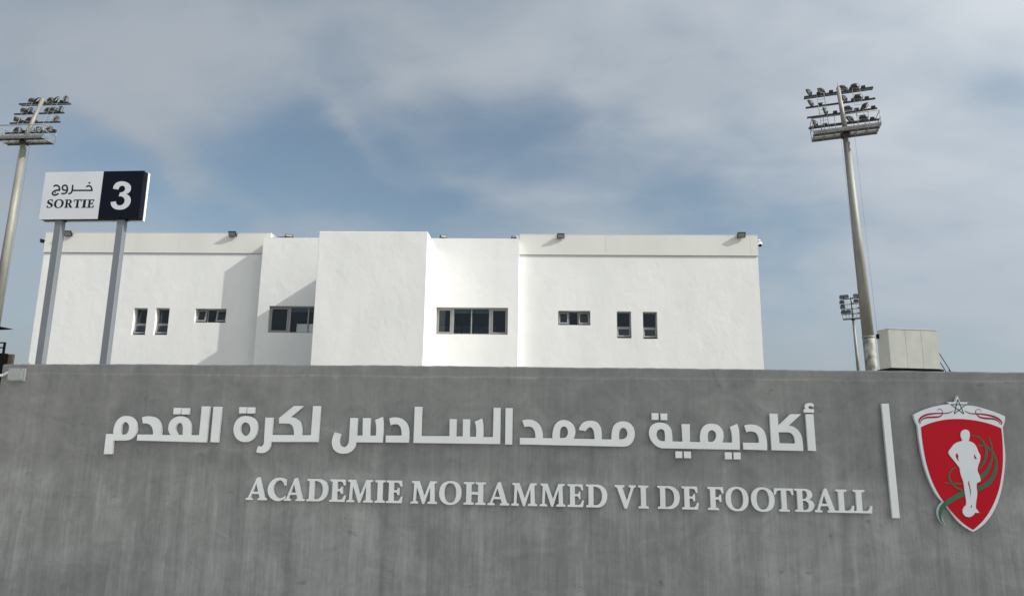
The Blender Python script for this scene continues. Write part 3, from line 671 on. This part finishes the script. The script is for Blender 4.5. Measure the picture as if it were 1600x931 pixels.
def hole(zf, pts, D):
    P = [bl(*zf(*p), D) for p in pts]    # TL TR BL BR
    return ((P[0].x+P[2].x)/2, (P[1].x+P[3].x)/2, (P[2].z+P[3].z)/2, (P[0].z+P[1].z)/2)
zA = lambda x, y: (195+x*.1125, 465+y*.1125)
zB = lambda x, y: (860+x*.1125, 470+y*.1125)
zC = lambda x, y: (410+x/15.51, 470+y/15.51)
zD = lambda x, y: (670+x/11.43, 470+y/11.43)
H1 = hole(zA, ((128,143),(320,143),(88,515),(280,515)), YW)
H2 = hole(zA, ((430,143),(622,143),(398,515),(590,517)), YW)
H3 = hole(zA, ((985,150),(1412,152),(958,345),(1398,345)), YW)
H4 = hole(zB, ((108,135),(555,137),(112,335),(555,337)), YW)
H5 = hole(zB, ((920,143),(1120,145),(928,517),(1130,518)), YW)
H6 = hole(zB, ((1282,150),(1480,152),(1293,525),(1495,528)), YW)
H7 = list(hole(zC, ((165,120),(1250,128),(112,772),(1200,780)), YN))
H8 = list(hole(zD, ((138,118),(1412,118),(133,592),(1412,598)), YN))
TXR = bl(684, 391, YN).x; TZ = bl(684, 391, YN).z; TA = 2.9
TXL = bl(499, 360, YN-TA).x; TXB = TXL+1.05  # unseen flank's taper is made up to steer the block's cast shadow
H7[1] = TXB-.06; H8[0] = TXR+.03
H7[2], H7[3] = (H7[2]+H8[2])/2, (H7[3]+H8[3])/2; H8[2:] = H7[2:]
XL = (bl(68, 395, YW).x+bl(45, 567, YW).x)/2; XNL = (bl(411, 371, YN).x+bl(397, 568, YN).x)/2
XNR = (bl(810, 373, YN).x+bl(810, 568, YN).x)/2; XR = (bl(1184.5, 400, YW).x+bl(1193.5, 578, YW).x)/2
ZN = (bl(411, 371, YN).z+bl(810, 373, YN).z)/2
ZWb = (bl(150, 394, YW).z + bl(1100, 400, YW).z)/2          # underside of the cream band
ZWt = (bl(150, 363.5, YW).z + bl(1100, 368, YW).z)/2
REV = .36
BK = YW+DEPTH
b = MB(); facade(b, XL, XNL+.2, 0, ZWt-.05, YW, [H1, H2, H3], REV)
b.quad((XL, BK, 0), (XL, YW, 0), (XL, YW, ZWt-.05), (XL, BK, ZWt-.05)); b.quad((XNL+.2, BK, 0), (XL, BK, 0), (XL, BK, ZWt-.05), (XNL+.2, BK, ZWt-.05))
b.quad((XL, YW, ZWt-.05), (XNL+.2, YW, ZWt-.05), (XNL+.2, BK, ZWt-.05), (XL, BK, ZWt-.05))
b.build('wing_wall', 'plaster', bd)
b = MB(); facade(b, XNR-.2, XR, 0, ZWt-.05, YW, [H4, H5, H6], REV)
b.quad((XR, YW, 0), (XR, BK, 0), (XR, BK, ZWt-.05), (XR, YW, ZWt-.05)); b.quad((XR, BK, 0), (XNR-.2, BK, 0), (XNR-.2, BK, ZWt-.05), (XR, BK, ZWt-.05))
b.quad((XNR-.2, YW, ZWt-.05), (XR, YW, ZWt-.05), (XR, BK, ZWt-.05), (XNR-.2, BK, ZWt-.05))
b.build('wing_wall', 'plaster', bd)
# rear opening of the room behind the left ribbon window (its light shows through the glass)
YR = YN+3.6
q0, q1 = bl(463.8, 506, YR), bl(500, 521.5, YR)
RO = (q0.x, q0.x+2.4, q1.z, q0.z)
b = MB(); facade(b, XNL, XNR, 0, ZN, YN, [H7, H8], .24)
b.quad((XNL, YR, 0), (XNL, YN, 0), (XNL, YN, ZN), (XNL, YR, ZN)); b.quad((XNR, YN, 0), (XNR, YR, 0), (XNR, YR, ZN), (XNR, YN, ZN))
b.quad((XNL, YN, ZN), (XNR, YN, ZN), (XNR, YR, ZN), (XNL, YR, ZN))
facade(b, XNL, XNR, 0, ZN, YR, [RO], .01)
b.build('central_wall', 'plaster', bd)
b = MB(); yf = YN-TA
b.hexa([(TXL, yf, 0), (TXR, yf, 0), (TXR, YN+.02, 0), (TXB, YN+.02, 0), (TXL, yf, TZ), (TXR, yf, TZ), (TXR, YN+.02, TZ), (TXB, YN+.02, TZ)])
b.build('projecting_block', 'plaster', bd, .02)
# cream parapet bands, cladding sheets with fine joints
def band(x0, x1, cuts, ret_left=None, ret_right=None):
    xs = [x0]+cuts+[x1]
    for xa, xb in zip(xs, xs[1:]):
        p = MB(); p.box((xa+.003, YW-.032, ZWb), (xb-.003, YW+.10, ZWt)); p.build('parapet_panel', 'band', bd)
    p = MB(); p.box((x0+.01, YW-.045, ZWb-.015), (x1-.01, YW+.02, ZWb-.001)); p.build('drip_trim', 'frame', bd)
    p = MB(); p.box((x0-.004, YW-.038, ZWt+.001), (x1+.004, YW+.11, ZWt+.018)); p.build('coping', 'band', bd)
xe = bl(423, 380, YW).x
band(XL-.02, xe, [bl(164, 380, YW).x, bl(281, 380, YW).x])
band(XNR+.01, XR+.02, [bl(946, 380, YW).x, bl(1172, 380, YW).x])
for xx, sgn in ((XL, -1), (XR, 1)):
    p = MB(); p.box((xx-.02 if sgn < 0 else xx+.001, YW+.103, ZWb), (xx-.001 if sgn < 0 else xx+.02, BK, ZWt)); p.build('parapet_panel', 'band', bd)

def frame_rect(m_, x0, x1, z0, z1, y, w, d):
    m_.box((x0, y, z0), (x1, y+d, z0+w)); m_.box((x0, y, z1-w), (x1, y+d, z1)); m_.box((x0, y, z0+w), (x0+w, y+d, z1-w)); m_.box((x1-w, y, z0+w), (x1, y+d, z1-w))
def sash(win, x0, x1, z0, z1, y, ang, w=.05):
    """opening light, hung at the top, its foot swung out by ang degrees"""
    M = Matrix.Translation((0, y, z1)) @ Matrix.Rotation(math.radians(-ang), 4, 'X') @ Matrix.Translation((0, -y, -z1))
    m_ = MB(); frame_rect(m_, x0, x1, z0, z1, y-.045, w, .045); m_.v = [tuple(M @ Vector(q)) for q in m_.v]; m_.build('sash', 'frame', win)
    g_ = MB(); g_.box((x0+w, y-.028, z0+w), (x1-w, y-.02, z1-w)); g_.v = [tuple(M @ Vector(q)) for q in g_.v]; g_.build('pane', 'glass', win)
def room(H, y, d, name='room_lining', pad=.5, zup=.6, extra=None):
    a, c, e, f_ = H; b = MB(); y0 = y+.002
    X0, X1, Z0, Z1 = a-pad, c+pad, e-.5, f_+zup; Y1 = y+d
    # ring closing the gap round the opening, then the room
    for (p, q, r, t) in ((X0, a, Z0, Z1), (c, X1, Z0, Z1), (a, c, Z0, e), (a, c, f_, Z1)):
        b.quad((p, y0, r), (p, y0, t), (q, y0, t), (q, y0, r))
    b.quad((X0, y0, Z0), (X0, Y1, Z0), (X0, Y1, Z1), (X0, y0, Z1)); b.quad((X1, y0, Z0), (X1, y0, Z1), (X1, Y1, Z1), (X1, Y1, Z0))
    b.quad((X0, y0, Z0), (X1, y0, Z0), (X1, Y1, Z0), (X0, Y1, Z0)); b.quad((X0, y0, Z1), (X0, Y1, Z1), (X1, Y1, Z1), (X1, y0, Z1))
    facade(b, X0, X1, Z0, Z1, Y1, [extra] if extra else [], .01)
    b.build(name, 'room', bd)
def win_tall(H, ang):
    a, c, e, f_ = H; y = YW+REV-.09; m_ = MB(); frame_rect(m_, a+.002, c-.002, e+.002, f_-.002, y, .045, .06)
    zm = e+(f_-e)*.42; m_.box((a+.047, y, zm-.03), (c-.047, y+.06, zm+.045)); w = m_.build('window', 'frame', bd)
    g_ = MB(); g_.box((a+.047, y+.025, zm+.045), (c-.047, y+.033, f_-.047)); g_.build('pane', 'glass', w)
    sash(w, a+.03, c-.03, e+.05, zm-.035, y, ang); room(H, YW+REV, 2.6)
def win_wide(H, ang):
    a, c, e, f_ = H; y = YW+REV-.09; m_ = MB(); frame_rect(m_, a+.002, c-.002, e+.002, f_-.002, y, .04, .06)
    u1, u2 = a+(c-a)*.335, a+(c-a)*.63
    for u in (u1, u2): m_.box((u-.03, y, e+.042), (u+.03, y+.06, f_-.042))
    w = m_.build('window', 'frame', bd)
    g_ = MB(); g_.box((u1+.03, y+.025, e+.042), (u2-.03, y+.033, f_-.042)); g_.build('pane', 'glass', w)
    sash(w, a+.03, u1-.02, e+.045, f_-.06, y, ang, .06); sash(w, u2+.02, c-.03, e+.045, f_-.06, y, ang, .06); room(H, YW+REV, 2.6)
for H in (H1, H2, H5, H6): win_tall(H, 19)
for H in (H3, H4): win_wide(H, 14)
def win_ribbon(H, xs, y, zblind, flip):
    a, c, e, f_ = H; m_ = MB(); frame_rect(m_, a+.002, c-.002, e+.002, f_-.002, y, .05, .07)
    for u, w_ in xs: m_.box((u-w_/2, y, e+.052), (u+w_/2, y+.07, f_-.052))
    w = m_.build('window', 'frame', bd)
    us = [a+.05]+[u for u, _ in xs]+[c-.05]
    for i, (p, q) in enumerate(zip(us, us[1:])):
        wl = xs[i-1][1]/2 if i else 0; wr = xs[i][1]/2 if i < len(xs) else 0
        if i in (0, len(us)-2):
            m2 = MB(); frame_rect(m2, p+wl+.005, q-wr-.005, e+.06, f_-.06, y-.012, .055, .05); m2.build('sash', 'frame', w)
            g_ = MB(); g_.box((p+wl+.06, y+.01, e+.115), (q-wr-.06, y+.018, f_-.115)); g_.build('pane', 'glass', w)
        else:
            g_ = MB(); g_.box((p+wl, y+.03, e+.052), (q-wr, y+.038, f_-.052)); g_.build('pane', 'glass', w)
    m3 = MB(); m3.box((xs[0][0]+xs[0][1]/2, y+.075, f_-.22), (xs[-1][0]-xs[-1][1]/2, y+.12, f_-.05)); m3.build('blind_box', 'blind', w)
def xat(zf, x, y): return bl(*zf(x, y), YN+.15).x
win_ribbon(H7, [(xat(zC, 655, 450), .10), (xat(zC, 1108, 450), .05), (xat(zC, 1108, 450)+.92, .10)], YN+.15, 0, False)
win_ribbon(H8, [(xat(zD, 428, 350), .11), (xat(zD, 762, 350), .05), (xat(zD, 1098, 350), .11)], YN+.15, 0, False)
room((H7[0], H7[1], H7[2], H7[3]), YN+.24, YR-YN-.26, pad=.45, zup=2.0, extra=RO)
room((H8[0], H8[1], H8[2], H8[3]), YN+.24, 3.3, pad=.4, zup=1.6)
# low partition and chair backs seen dimly through the right ribbon window
pz = bl(*zD(750, 450), YN+2.2).z
p = MB(); x0_, x1_ = H8[0]-.2, H8[1]-.6
n_ = 5
for i in range(n_):
    xa, xb = x0_+(x1_-x0_)*i/n_, x0_+(x1_-x0_)*(i+1)/n_
    t = MB(); t.box((xa+.03, YN+2.2, H8[2]-.48), (xb-.03, YN+2.25, pz)); t.build('room_partition', 'blind', bd)

# ------------------------------------------------------------------ lamps and cameras on the building
def w_pt(X, Y, Zz): return BX*X + BY*Y + Vector((0, 0, Zz))
def roof_lamp(u, v, label, aim=0.0, w=.35, h=.26, facing=1):
    P = bl(u, v, YW-.12 if facing > 0 else YN+.10)
    base = w_pt(P.x, (YW+.04) if facing > 0 else YN+.10, 0)
    ztop = ZWt+.018 if facing > 0 else ZN
    e = empty('roof_floodlight', (base.x, base.y, ztop), BROT); tag(e, label, 'floodlight', 'floodlights on the roof edge')
    cz = P.z-ztop; cy = -.20 if facing > 0 else 0.0
    cz = cz if facing > 0 else h/2+.02
    M = Matrix.Translation((0, cy, cz)) @ Matrix.Rotation(math.radians(aim), 4, 'Z') @ Matrix.Rotation(math.radians(38 if facing > 0 else -25), 4, 'X')
    b = MB(); b.box((-w/2, -.03, -h/2), (w/2, .03, h/2), M); b.box((-w/2*.8, .03, -h/2*.7), (w/2*.8, .06, h/2*.7), M)
    for i in range(5): b.box((-w*.34+i*w*.17-.006, .06, -h*.33), (-w*.34+i*w*.17+.006, .085, h*.33), M)
    b.build('housing', 'lamp', e, .006)
    b = MB(); b.box((-w/2+.035, -.035, -h/2+.035), (w/2-.035, -.0305, h/2-.035), M); b.build('lens', 'lamplens', e)
    b = MB()
    for sx in (-1, 1): b.tube(M @ Vector((sx*w*.5+sx*.012, 0, 0)), M @ Vector((sx*w*.5+sx*.012, .13, -.06)), .012, n=6)
    b.tube(M @ Vector((-w*.5-.012, .13, -.06)), M @ Vector((w*.5+.012, .13, -.06)), .012, n=6)
    b.tube(M @ Vector((0, .13, -.06)), (-.0, .02, .0), .016, n=6); b.box((-.05, -.03, 0), (.05, .07, .014)); b.build('bracket', 'lamp', e)
    return e
roof_lamp(107, 365, 'roof floodlight on cream band seen between the two exit sign posts', 4)
roof_lamp(364, 366, 'roof floodlight on the cream band near the shaded wall corner', 0)
roof_lamp(876, 369, 'roof floodlight on the cream band above the sunlit three-light window', 3, .33, .24)
roof_lamp(1158, 367.5, 'roof floodlight on the cream band beside the white dome camera', -6)
roof_lamp(452, 367, 'dark floodlight facing away on the roof edge above the half-shaded ribbon window', 20, .34, .16, -1)
roof_lamp(693, 369, 'dark floodlight facing away on the roof edge by the sunlit side of the projecting block', 30, .30, .15, -1)
roof_lamp(803, 370, 'smallest dark floodlight facing away on the roof edge touching the end of the cream band', 0, .22, .12, -1)
# cable tray lying on the left roof edge
P = bl(432, 370, YN+.09); c_ = w_pt(P.x, YN+.09, ZN)
e = empty('roof_cable', (c_.x, c_.y, ZN), BROT); tag(e, 'dark cable run lying on the roof edge between cream band and floodlight', 'cable')
b = MB(); pts = [(-.35, 0, .012), (-.1, .04, .02), (.12, -.02, .03), (.3, .03, .055), (.55, .1, .04)]
for p0, p1 in zip(pts, pts[1:]): b.tube(p0, p1, .018, n=6)
b.build('cable', 'black', e)
# dome camera on the right end
P = bl(1187.5, 381, YW+.15)
e = empty('dome_camera', tuple(w_pt(P.x, YW+.15, P.z)), BROT); tag(e, 'white dome security camera hanging at the end of the cream parapet band', 'camera')
dx = XR+.02-P.x
b = MB(); b.box((dx-.0, -.04, .13), (dx+.03, .04, .21)); b.tube((dx, 0, .17), (.0, 0, .17), .022, n=8); b.tube((0, 0, .19), (0, 0, .08), .024, n=8); b.build('arm', 'whiteplastic', e)
b = MB(); b.lathe([(.10, -.05), (.10, -.01), (.085, .03), (.045, .09), (.02, .10)], 18); b.build('housing', 'whiteplastic', e)
b = MB(); b.lathe([(.02, -.135), (.055, -.12), (.078, -.09), (.082, -.051)], 16); b.build('dome', 'black', e)
P = bl(66.5, 377, YW+.2)
e = empty('wall_camera', tuple(w_pt(P.x, YW+.2, P.z)), BROT); tag(e, 'small dark box camera on the building end behind the exit sign', 'camera')
dx = XL-.02-P.x
b = MB(); b.tube((dx, 0, .02), (0, 0, .02), .025, n=8); b.build('arm', 'lamp', e)
b = MB(); b.box((-.045, -.12, -.075), (.045, .06, .065)); b.box((-.055, -.15, .065), (.055, .07, .078)); b.build('housing', 'lamp', e, .01)

# ------------------------------------------------------------------ floodlight masts
def make_mast(u, v, dist, plat_v, yaw, lean, r0, r1, head_len, label, lamps, bars, half=2.45, group='floodlight masts', roll=0.0, lamp_side=1, lsc=.78):
    d = ray(u, v); h = math.hypot(d.x, d.y); base = CAM + d*(dist/h)
    x, y = base.x, base.y
    # height of the platform: seen at row plat_v on the same axis
    lo, hi = 2.0, 60.0
    for _ in range(50):
        mid = (lo+hi)/2; q = Vector((x, y, mid))-CAM; pv = 465.5 - FPX*q.dot(UPV)/q.dot(FWD)
        if pv > plat_v: lo = mid
        else: hi = mid
    zp = (lo+hi)/2
    e = empty('floodlight_mast', (x, y, 0), math.radians(yaw)); e.rotation_euler = (0, math.radians(roll), math.radians(yaw)); tag(e, label, 'floodlight mast', group)
    b = MB(); zj = zp*.36
    ra = r0+(r1-r0)*zj/zp
    b.tube((0, 0, -.1), (0, 0, zj), r0, ra*1.02, n=14); b.tube((0, 0, zj), (0, 0, zj+.16), ra*1.06, ra*1.05, n=14); b.build('lower_pole', 'galvstain', e)
    b = MB(); b.tube((0, 0, zj+.16), (0, 0, zp+.25), ra, r1, n=14); b.build('upper_pole', 'galv', e)
    lt = math.tan(math.radians(lean))
    up = Vector((0, lt, 1)).normalized()          # the head leans towards the pitch
    O = Vector((0, 0, zp+.2))
    b = MB(); b.tube(O-up*.1, O+up*head_len, r1*.82, r1*.66, n=12); b.tube(O+up*head_len, O+up*(head_len+.12), r1*.6, r1*.3, n=10)
    b.tube(O+up*(head_len+.1), O+up*(head_len+.55), .025, .015, n=6); b.build('head_pole', 'galv', e)
    # service platform
    dp = .72
    pf = MB()
    for yy in (-dp, 0 - r1*1.25, r1*1.25, dp): pf.box((-half*.93, yy-.035, zp-.16), (half*.93, yy+.035, zp+.0))
    for i in range(7):
        xx = -half*.9+i*half*.3; pf.box((xx-.03, -dp+.04, zp-.13), (xx+.03, dp-.04, zp-.03))
    P_ = pf.build('platform', 'steel', e)
    for ya, yb in ((-dp+.04, -r1*1.3), (r1*1.3, dp-.04)):
        k = MB(); k.box((-half*.92, ya, zp-.026), (half*.92, yb, zp-.006)); k.build('deck', 'rustdeck', e)
    k = MB(); k.tube((0, 0, zp-.42), (0, 0, zp-.1), r1*1.5, r1*1.75, n=14); k.build('collar', 'darksteel', e)
    k = MB(); k.box((-half*.94, -dp-.05, zp-.06), (half*.94, -dp-.036, zp+.1)); k.build('kickboard', 'steel', e)
    gr = MB()
    for yy in (-dp, dp):
        gr.tube((-half*.95, yy, zp+1.05), (half*.95, yy, zp+1.05), .035, n=6)
        for i in range(7):
            xx = -half*.93+i*half*.31; gr.tube((xx, yy, zp), (xx, yy, zp+1.05), .02, n=5)
    for xx in (-half*.94, half*.94):
        for zz in (.55, 1.05): gr.tube((xx, -dp, zp+zz), (xx, dp, zp+zz), .026, n=5)
        gr.tube((xx, -dp, zp+.02), (xx, dp, zp+.95), .018, n=5)
    gr.build('guard_rail', 'steel', e)
    # cross arms with lamps
    bm = []
    for s_ in bars:
        c = O+up*(head_len*s_) + Vector((0, r1*1.1*lamp_side, 0)); t = MB()
        t.box((c.x-half, c.y-.05, c.z-.06), (c.x+half, c.y+.05, c.z+.06))
        if s_ == max(bars):
            t.box((c.x-half, c.y+.28, c.z-.04), (c.x+half, c.y+.34, c.z+.04)); t.box((c.x-half, c.y+.05, c.z-.03), (c.x-half+.06, c.y+.28, c.z+.03)); t.box((c.x+half-.06, c.y+.05, c.z-.03), (c.x+half, c.y+.28, c.z+.03))
        t.box((-r1*1.1, -r1*.2, c.z-.09), (r1*1.1, c.y-.05, c.z+.09)) if False else None
        t.build('cross_arm', 'darksteel', e); bm.append(c)
    for xx in (-half*.53, half*.50):
        la = MB(); p0 = O+up*.0+Vector((xx, r1*.6, 0)); p1 = O+up*(head_len*max(bars))+Vector((xx, r1*.6, 0))
        for dx in (-.25, .25): la.tube(p0+Vector((dx, 0, 0)), p1+Vector((dx, 0, .1)), .018, n=5)
        n = int(head_len/.33)
        for i in range(n): 
            q = p0+(p1-p0)*((i+.5)/n); la.tube(q-Vector((.25, 0, 0)), q+Vector((.25, 0, 0)), .014, n=5)
        la.build('ladder', 'steel', e)
    for (bi, xx, aim, tilt, kind) in lamps:
        c = bm[bi]+Vector((xx, 0, .06)); M = Matrix.Translation(c+Vector((0, .02, .38*lsc))) @ Matrix.Rotation(math.radians(aim), 4, 'Z') @ Matrix.Rotation(math.radians(tilt), 4, 'X') @ Matrix.Scale(lsc, 4)
        t = MB()
        prof = [(-.34, -.30), (.34, -.30), (.40, .02), (.30, .34), (-.30, .34), (-.40, .02)]
        # tapering lamp head: glass side towards +y, ribbed back
        n0 = len(t.v)
        for yy, sc_ in ((.16, 1.0), (.02, 1.0), (-.10, .72), (-.2, .38)):
            t.v += [tuple(M @ Vector((px*sc_, yy, pz*sc_))) for px, pz in prof]
        for r in range(3):
            for i in range(6):
                j = (i+1) % 6; t.f.append((n0+r*6+i, n0+r*6+j, n0+(r+1)*6+j, n0+(r+1)*6+i)); t.sm.append(False)
        t.f.append(tuple(n0+18+i for i in range(6))); t.sm.append(False); t.f.append(tuple(n0+i for i in range(6))[::-1]); t.sm.append(False)
        hd = t.build('lamp_head', 'lamp', e)
        g_ = MB(); g_.box((-.28, .163, -.25), (.28, .17, .27), M); g_.build('lamp_glass', 'lampalu' if kind == 1 else 'mastglass', hd)
        y_ = MB()
        for sx in (-1, 1): y_.box((sx*.41-.015, -.03, -.38), (sx*.41+.015, .03, .06), M)
        y_.box((-.42, -.03, -.41), (.42, .03, -.38), M); y_.build('yoke', 'galv', hd)
        gb = MB(); gx = xx+.62 if xx < 0 else xx+.55
        if abs(gx) < half-.1 and kind != 2:
            cc = bm[bi]+Vector((gx, 0, .06)); gb.box((cc.x-.14, cc.y-.1, cc.z), (cc.x+.14, cc.y+.1, cc.z+.17)); gb.build('control_gear', 'lamp', e, .02)
    cb = MB()
    for xx in (-r1-.12, r1+.35): cb.tube((xx, -.05, 0), (xx, -.05, zp-.16), .007, n=4)
    cb.build('cable', 'darksteel', e)
    return e
LR = [(3,-1.95,62,-18,0),(3,-1.1,40,-25,0),(3,.35,18,-35,0),(3,1.15,-10,-28,0),(2,-1.95,66,-20,0),(2,.35,60,-15,0),(2,1.25,-8,-30,0),(1,-1.05,70,-12,0),(1,.45,4,-38,0),(1,1.55,-55,-35,0),(0,-1.85,68,-12,0),(0,.5,48,-25,2),(0,1.35,0,-35,0)]
LLm = [(3,-1.2,30,-30,0),(3,-.7,-30,-30,0),(3,.6,10,-32,0),(3,1.15,-40,-22,0),(3,2.0,-66,-16,1),(2,-1.5,40,-28,0),(2,-.95,-50,-20,0),(2,.8,8,-34,0),(2,1.3,20,-30,0),(2,1.95,-66,-15,1),(1,-1.75,50,-20,0),(1,-.6,5,-35,0),(1,1.9,-58,-40,1),(0,-1.3,0,-40,0),(0,.6,-20,-45,1),(0,1.7,-62,-52,1)]
BARS = (.16, .42, .66, .93)
make_mast(1366.5, 575, 53, 205, -13, 14, .46, .21, 3.8, 'tall floodlight mast with stained lower pole behind the cream cabin', LR, BARS, half=2.35, roll=-1.5, lsc=.74)
make_mast(-21, 575, 71, 219, -2, 16, .46, .235, 4.3, 'tall floodlight mast rising beyond the exit sign', LLm, BARS, half=2.4, roll=.6)
LF = [(3,-1.9,6,25,0),(3,-.95,0,25,0),(3,.85,0,25,0),(3,1.7,-5,25,0),(2,-.9,0,28,0),(2,1.8,0,25,0),(1,-1.85,30,25,0),(1,1.75,0,25,0),(0,-1.75,40,25,0),(0,.75,0,28,0),(0,1.7,-10,25,0)]
make_mast(1344, 577, 163, 497, 156, 12, .47, .24, 4.2, 'distant floodlight mast seen partly behind the stained pole', LF, BARS, half=2.1, lsc=1.2, roll=1.2)

# ------------------------------------------------------------------ cream cabin on legs
def make_cabin():
    zc = lambda x, y: (1280+x*.2, 430+y*.2)
    u0, v0 = zc(556, 722)
    d = ray(*zc(568, 722)); base = CAM + d*(44.0/math.hypot(d.x, d.y)); rz = math.radians(11)
    e = empty('raised_cabin', (base.x, base.y, 0), rz); tag(e, 'cream panelled cabin raised on steel legs behind the grey wall', 'cabin')
    ppm = FPX/ (base-CAM).dot(FWD)
    w = 76/ppm/.93; h = 61/ppm; dp = 1.0; z0 = base.z
    cuts = [0, .335, .665, 1.0]
    b = MB(); b.box((.03, .03, z0+.02), (w-.03, dp-.03, z0+h-.03)); b.build('core', 'darksteel', e)
    for a, c in zip(cuts, cuts[1:]):
        p = MB(); p.box((a*w+.004, -.0, z0), (c*w-.004, .05, z0+h)); p.build('wall_panel', 'cabin', e, .008)
        p = MB(); p.box((a*w+.008, dp-.05, z0), (c*w-.008, dp, z0+h)); p.build('wall_panel', 'cabin', e, .008)
    for xa in (-.045, w-.005):
        p = MB(); p.box((xa, .004, z0), (xa+.05, dp-.004, z0+h)); p.build('side_panel', 'cabin', e, .008)
    p = MB(); p.box((-.03, -.02, z0+h-.002), (w+.03, dp+.02, z0+h+.05)); p.build('roof', 'cabin', e, .01)
    p = MB(); p.box((-.03, .06, z0-.28), (w+.25, dp+.3, z0-.01)); p.build('floor_frame', 'black', e)
    for xx in (.1, w-.1):
        for yy in (.2, dp): p = MB(); p.box((xx-.07, yy-.07, 0), (xx+.07, yy+.07, z0-.27)); p.build('leg', 'darksteel', e)
    p = MB(); p.box((-.14, .80, z0+h*.80), (-.045, .95, z0+h*.92)); p.build('vent', 'black', e)
    # outside stair down the right end
    st = empty('outside_stair', (base.x, base.y, 0), rz); tag(st, 'black steel stair with handrails descending from the raised cabin', 'stair')
    sx = w+.07; k = 1.72
    L_ = (z0-.1)/k
    for yy in (.1, .9):
        p = MB(); p.hexa([(sx+L_-.06, yy-.02, 0), (sx+L_+.06, yy-.02, 0), (sx+L_+.06, yy+.02, 0), (sx+L_-.06, yy+.02, 0), (sx-.06, yy-.02, z0-.1), (sx+.06, yy-.02, z0-.1), (sx+.06, yy+.02, z0-.1), (sx-.06, yy+.02, z0-.1)]); p.build('stringer', 'black', st)
        for dz in (.55, 1.05):
            p = MB(); p.tube((sx, yy, z0-.1+dz), (sx+L_, yy, dz), .022, n=6); p.build('handrail', 'black', st)
        for i in range(7):
            t = i/6; p = MB(); p.tube((sx+L_*t, yy, (z0-.1)*(1-t)), (sx+L_*t, yy, (z0-.1)*(1-t)+1.05), .018, n=5); p.build('baluster', 'black', st)
    n = 24
    for i in range(n):
        t = (i+.5)/n; p = MB(); p.box((sx+L_*t-.1, .12, (z0-.1)*(1-t)-.02), (sx+L_*t+.1, .88, (z0-.1)*(1-t)+.01)); p.build('tread', 'darksteel', st)
make_cabin()

# ------------------------------------------------------------------ tall block added out of view to cast shade on the wall
def make_shade_block():
    X0, X1, Y0_, Y1_, H = 28.0, 36.0, -2.9, 3.2, 28.7
    e = empty('added_shade_block', (X0, Y0_, 0)); tag(e, 'tall beige block added out of view to shade the grey wall', 'building')
    w, d = X1-X0, Y1_-Y0_
    b = MB(); b.box((0, 0, 0), (w, d, H)); b.build('wall', 'shadeblock', e)
    for k in range(8):
        z = 1.2+k*3.4
        for i in range(3):
            y = .5+i*1.9; p = MB(); p.box((-.02, y, z), (.05, y+1.3, z+1.5)); p.build('window', 'shadeblockglass', e)
            p = MB(); p.box((-.08, y-.08, z-.1), (.05, y+1.38, z-.004)); p.build('sill', 'shadeblock', e)
    p = MB(); p.box((-.06, -.06, H-.9), (w+.06, d+.06, H-.6)); p.build('cornice', 'shadeblock', e)
make_shade_block()
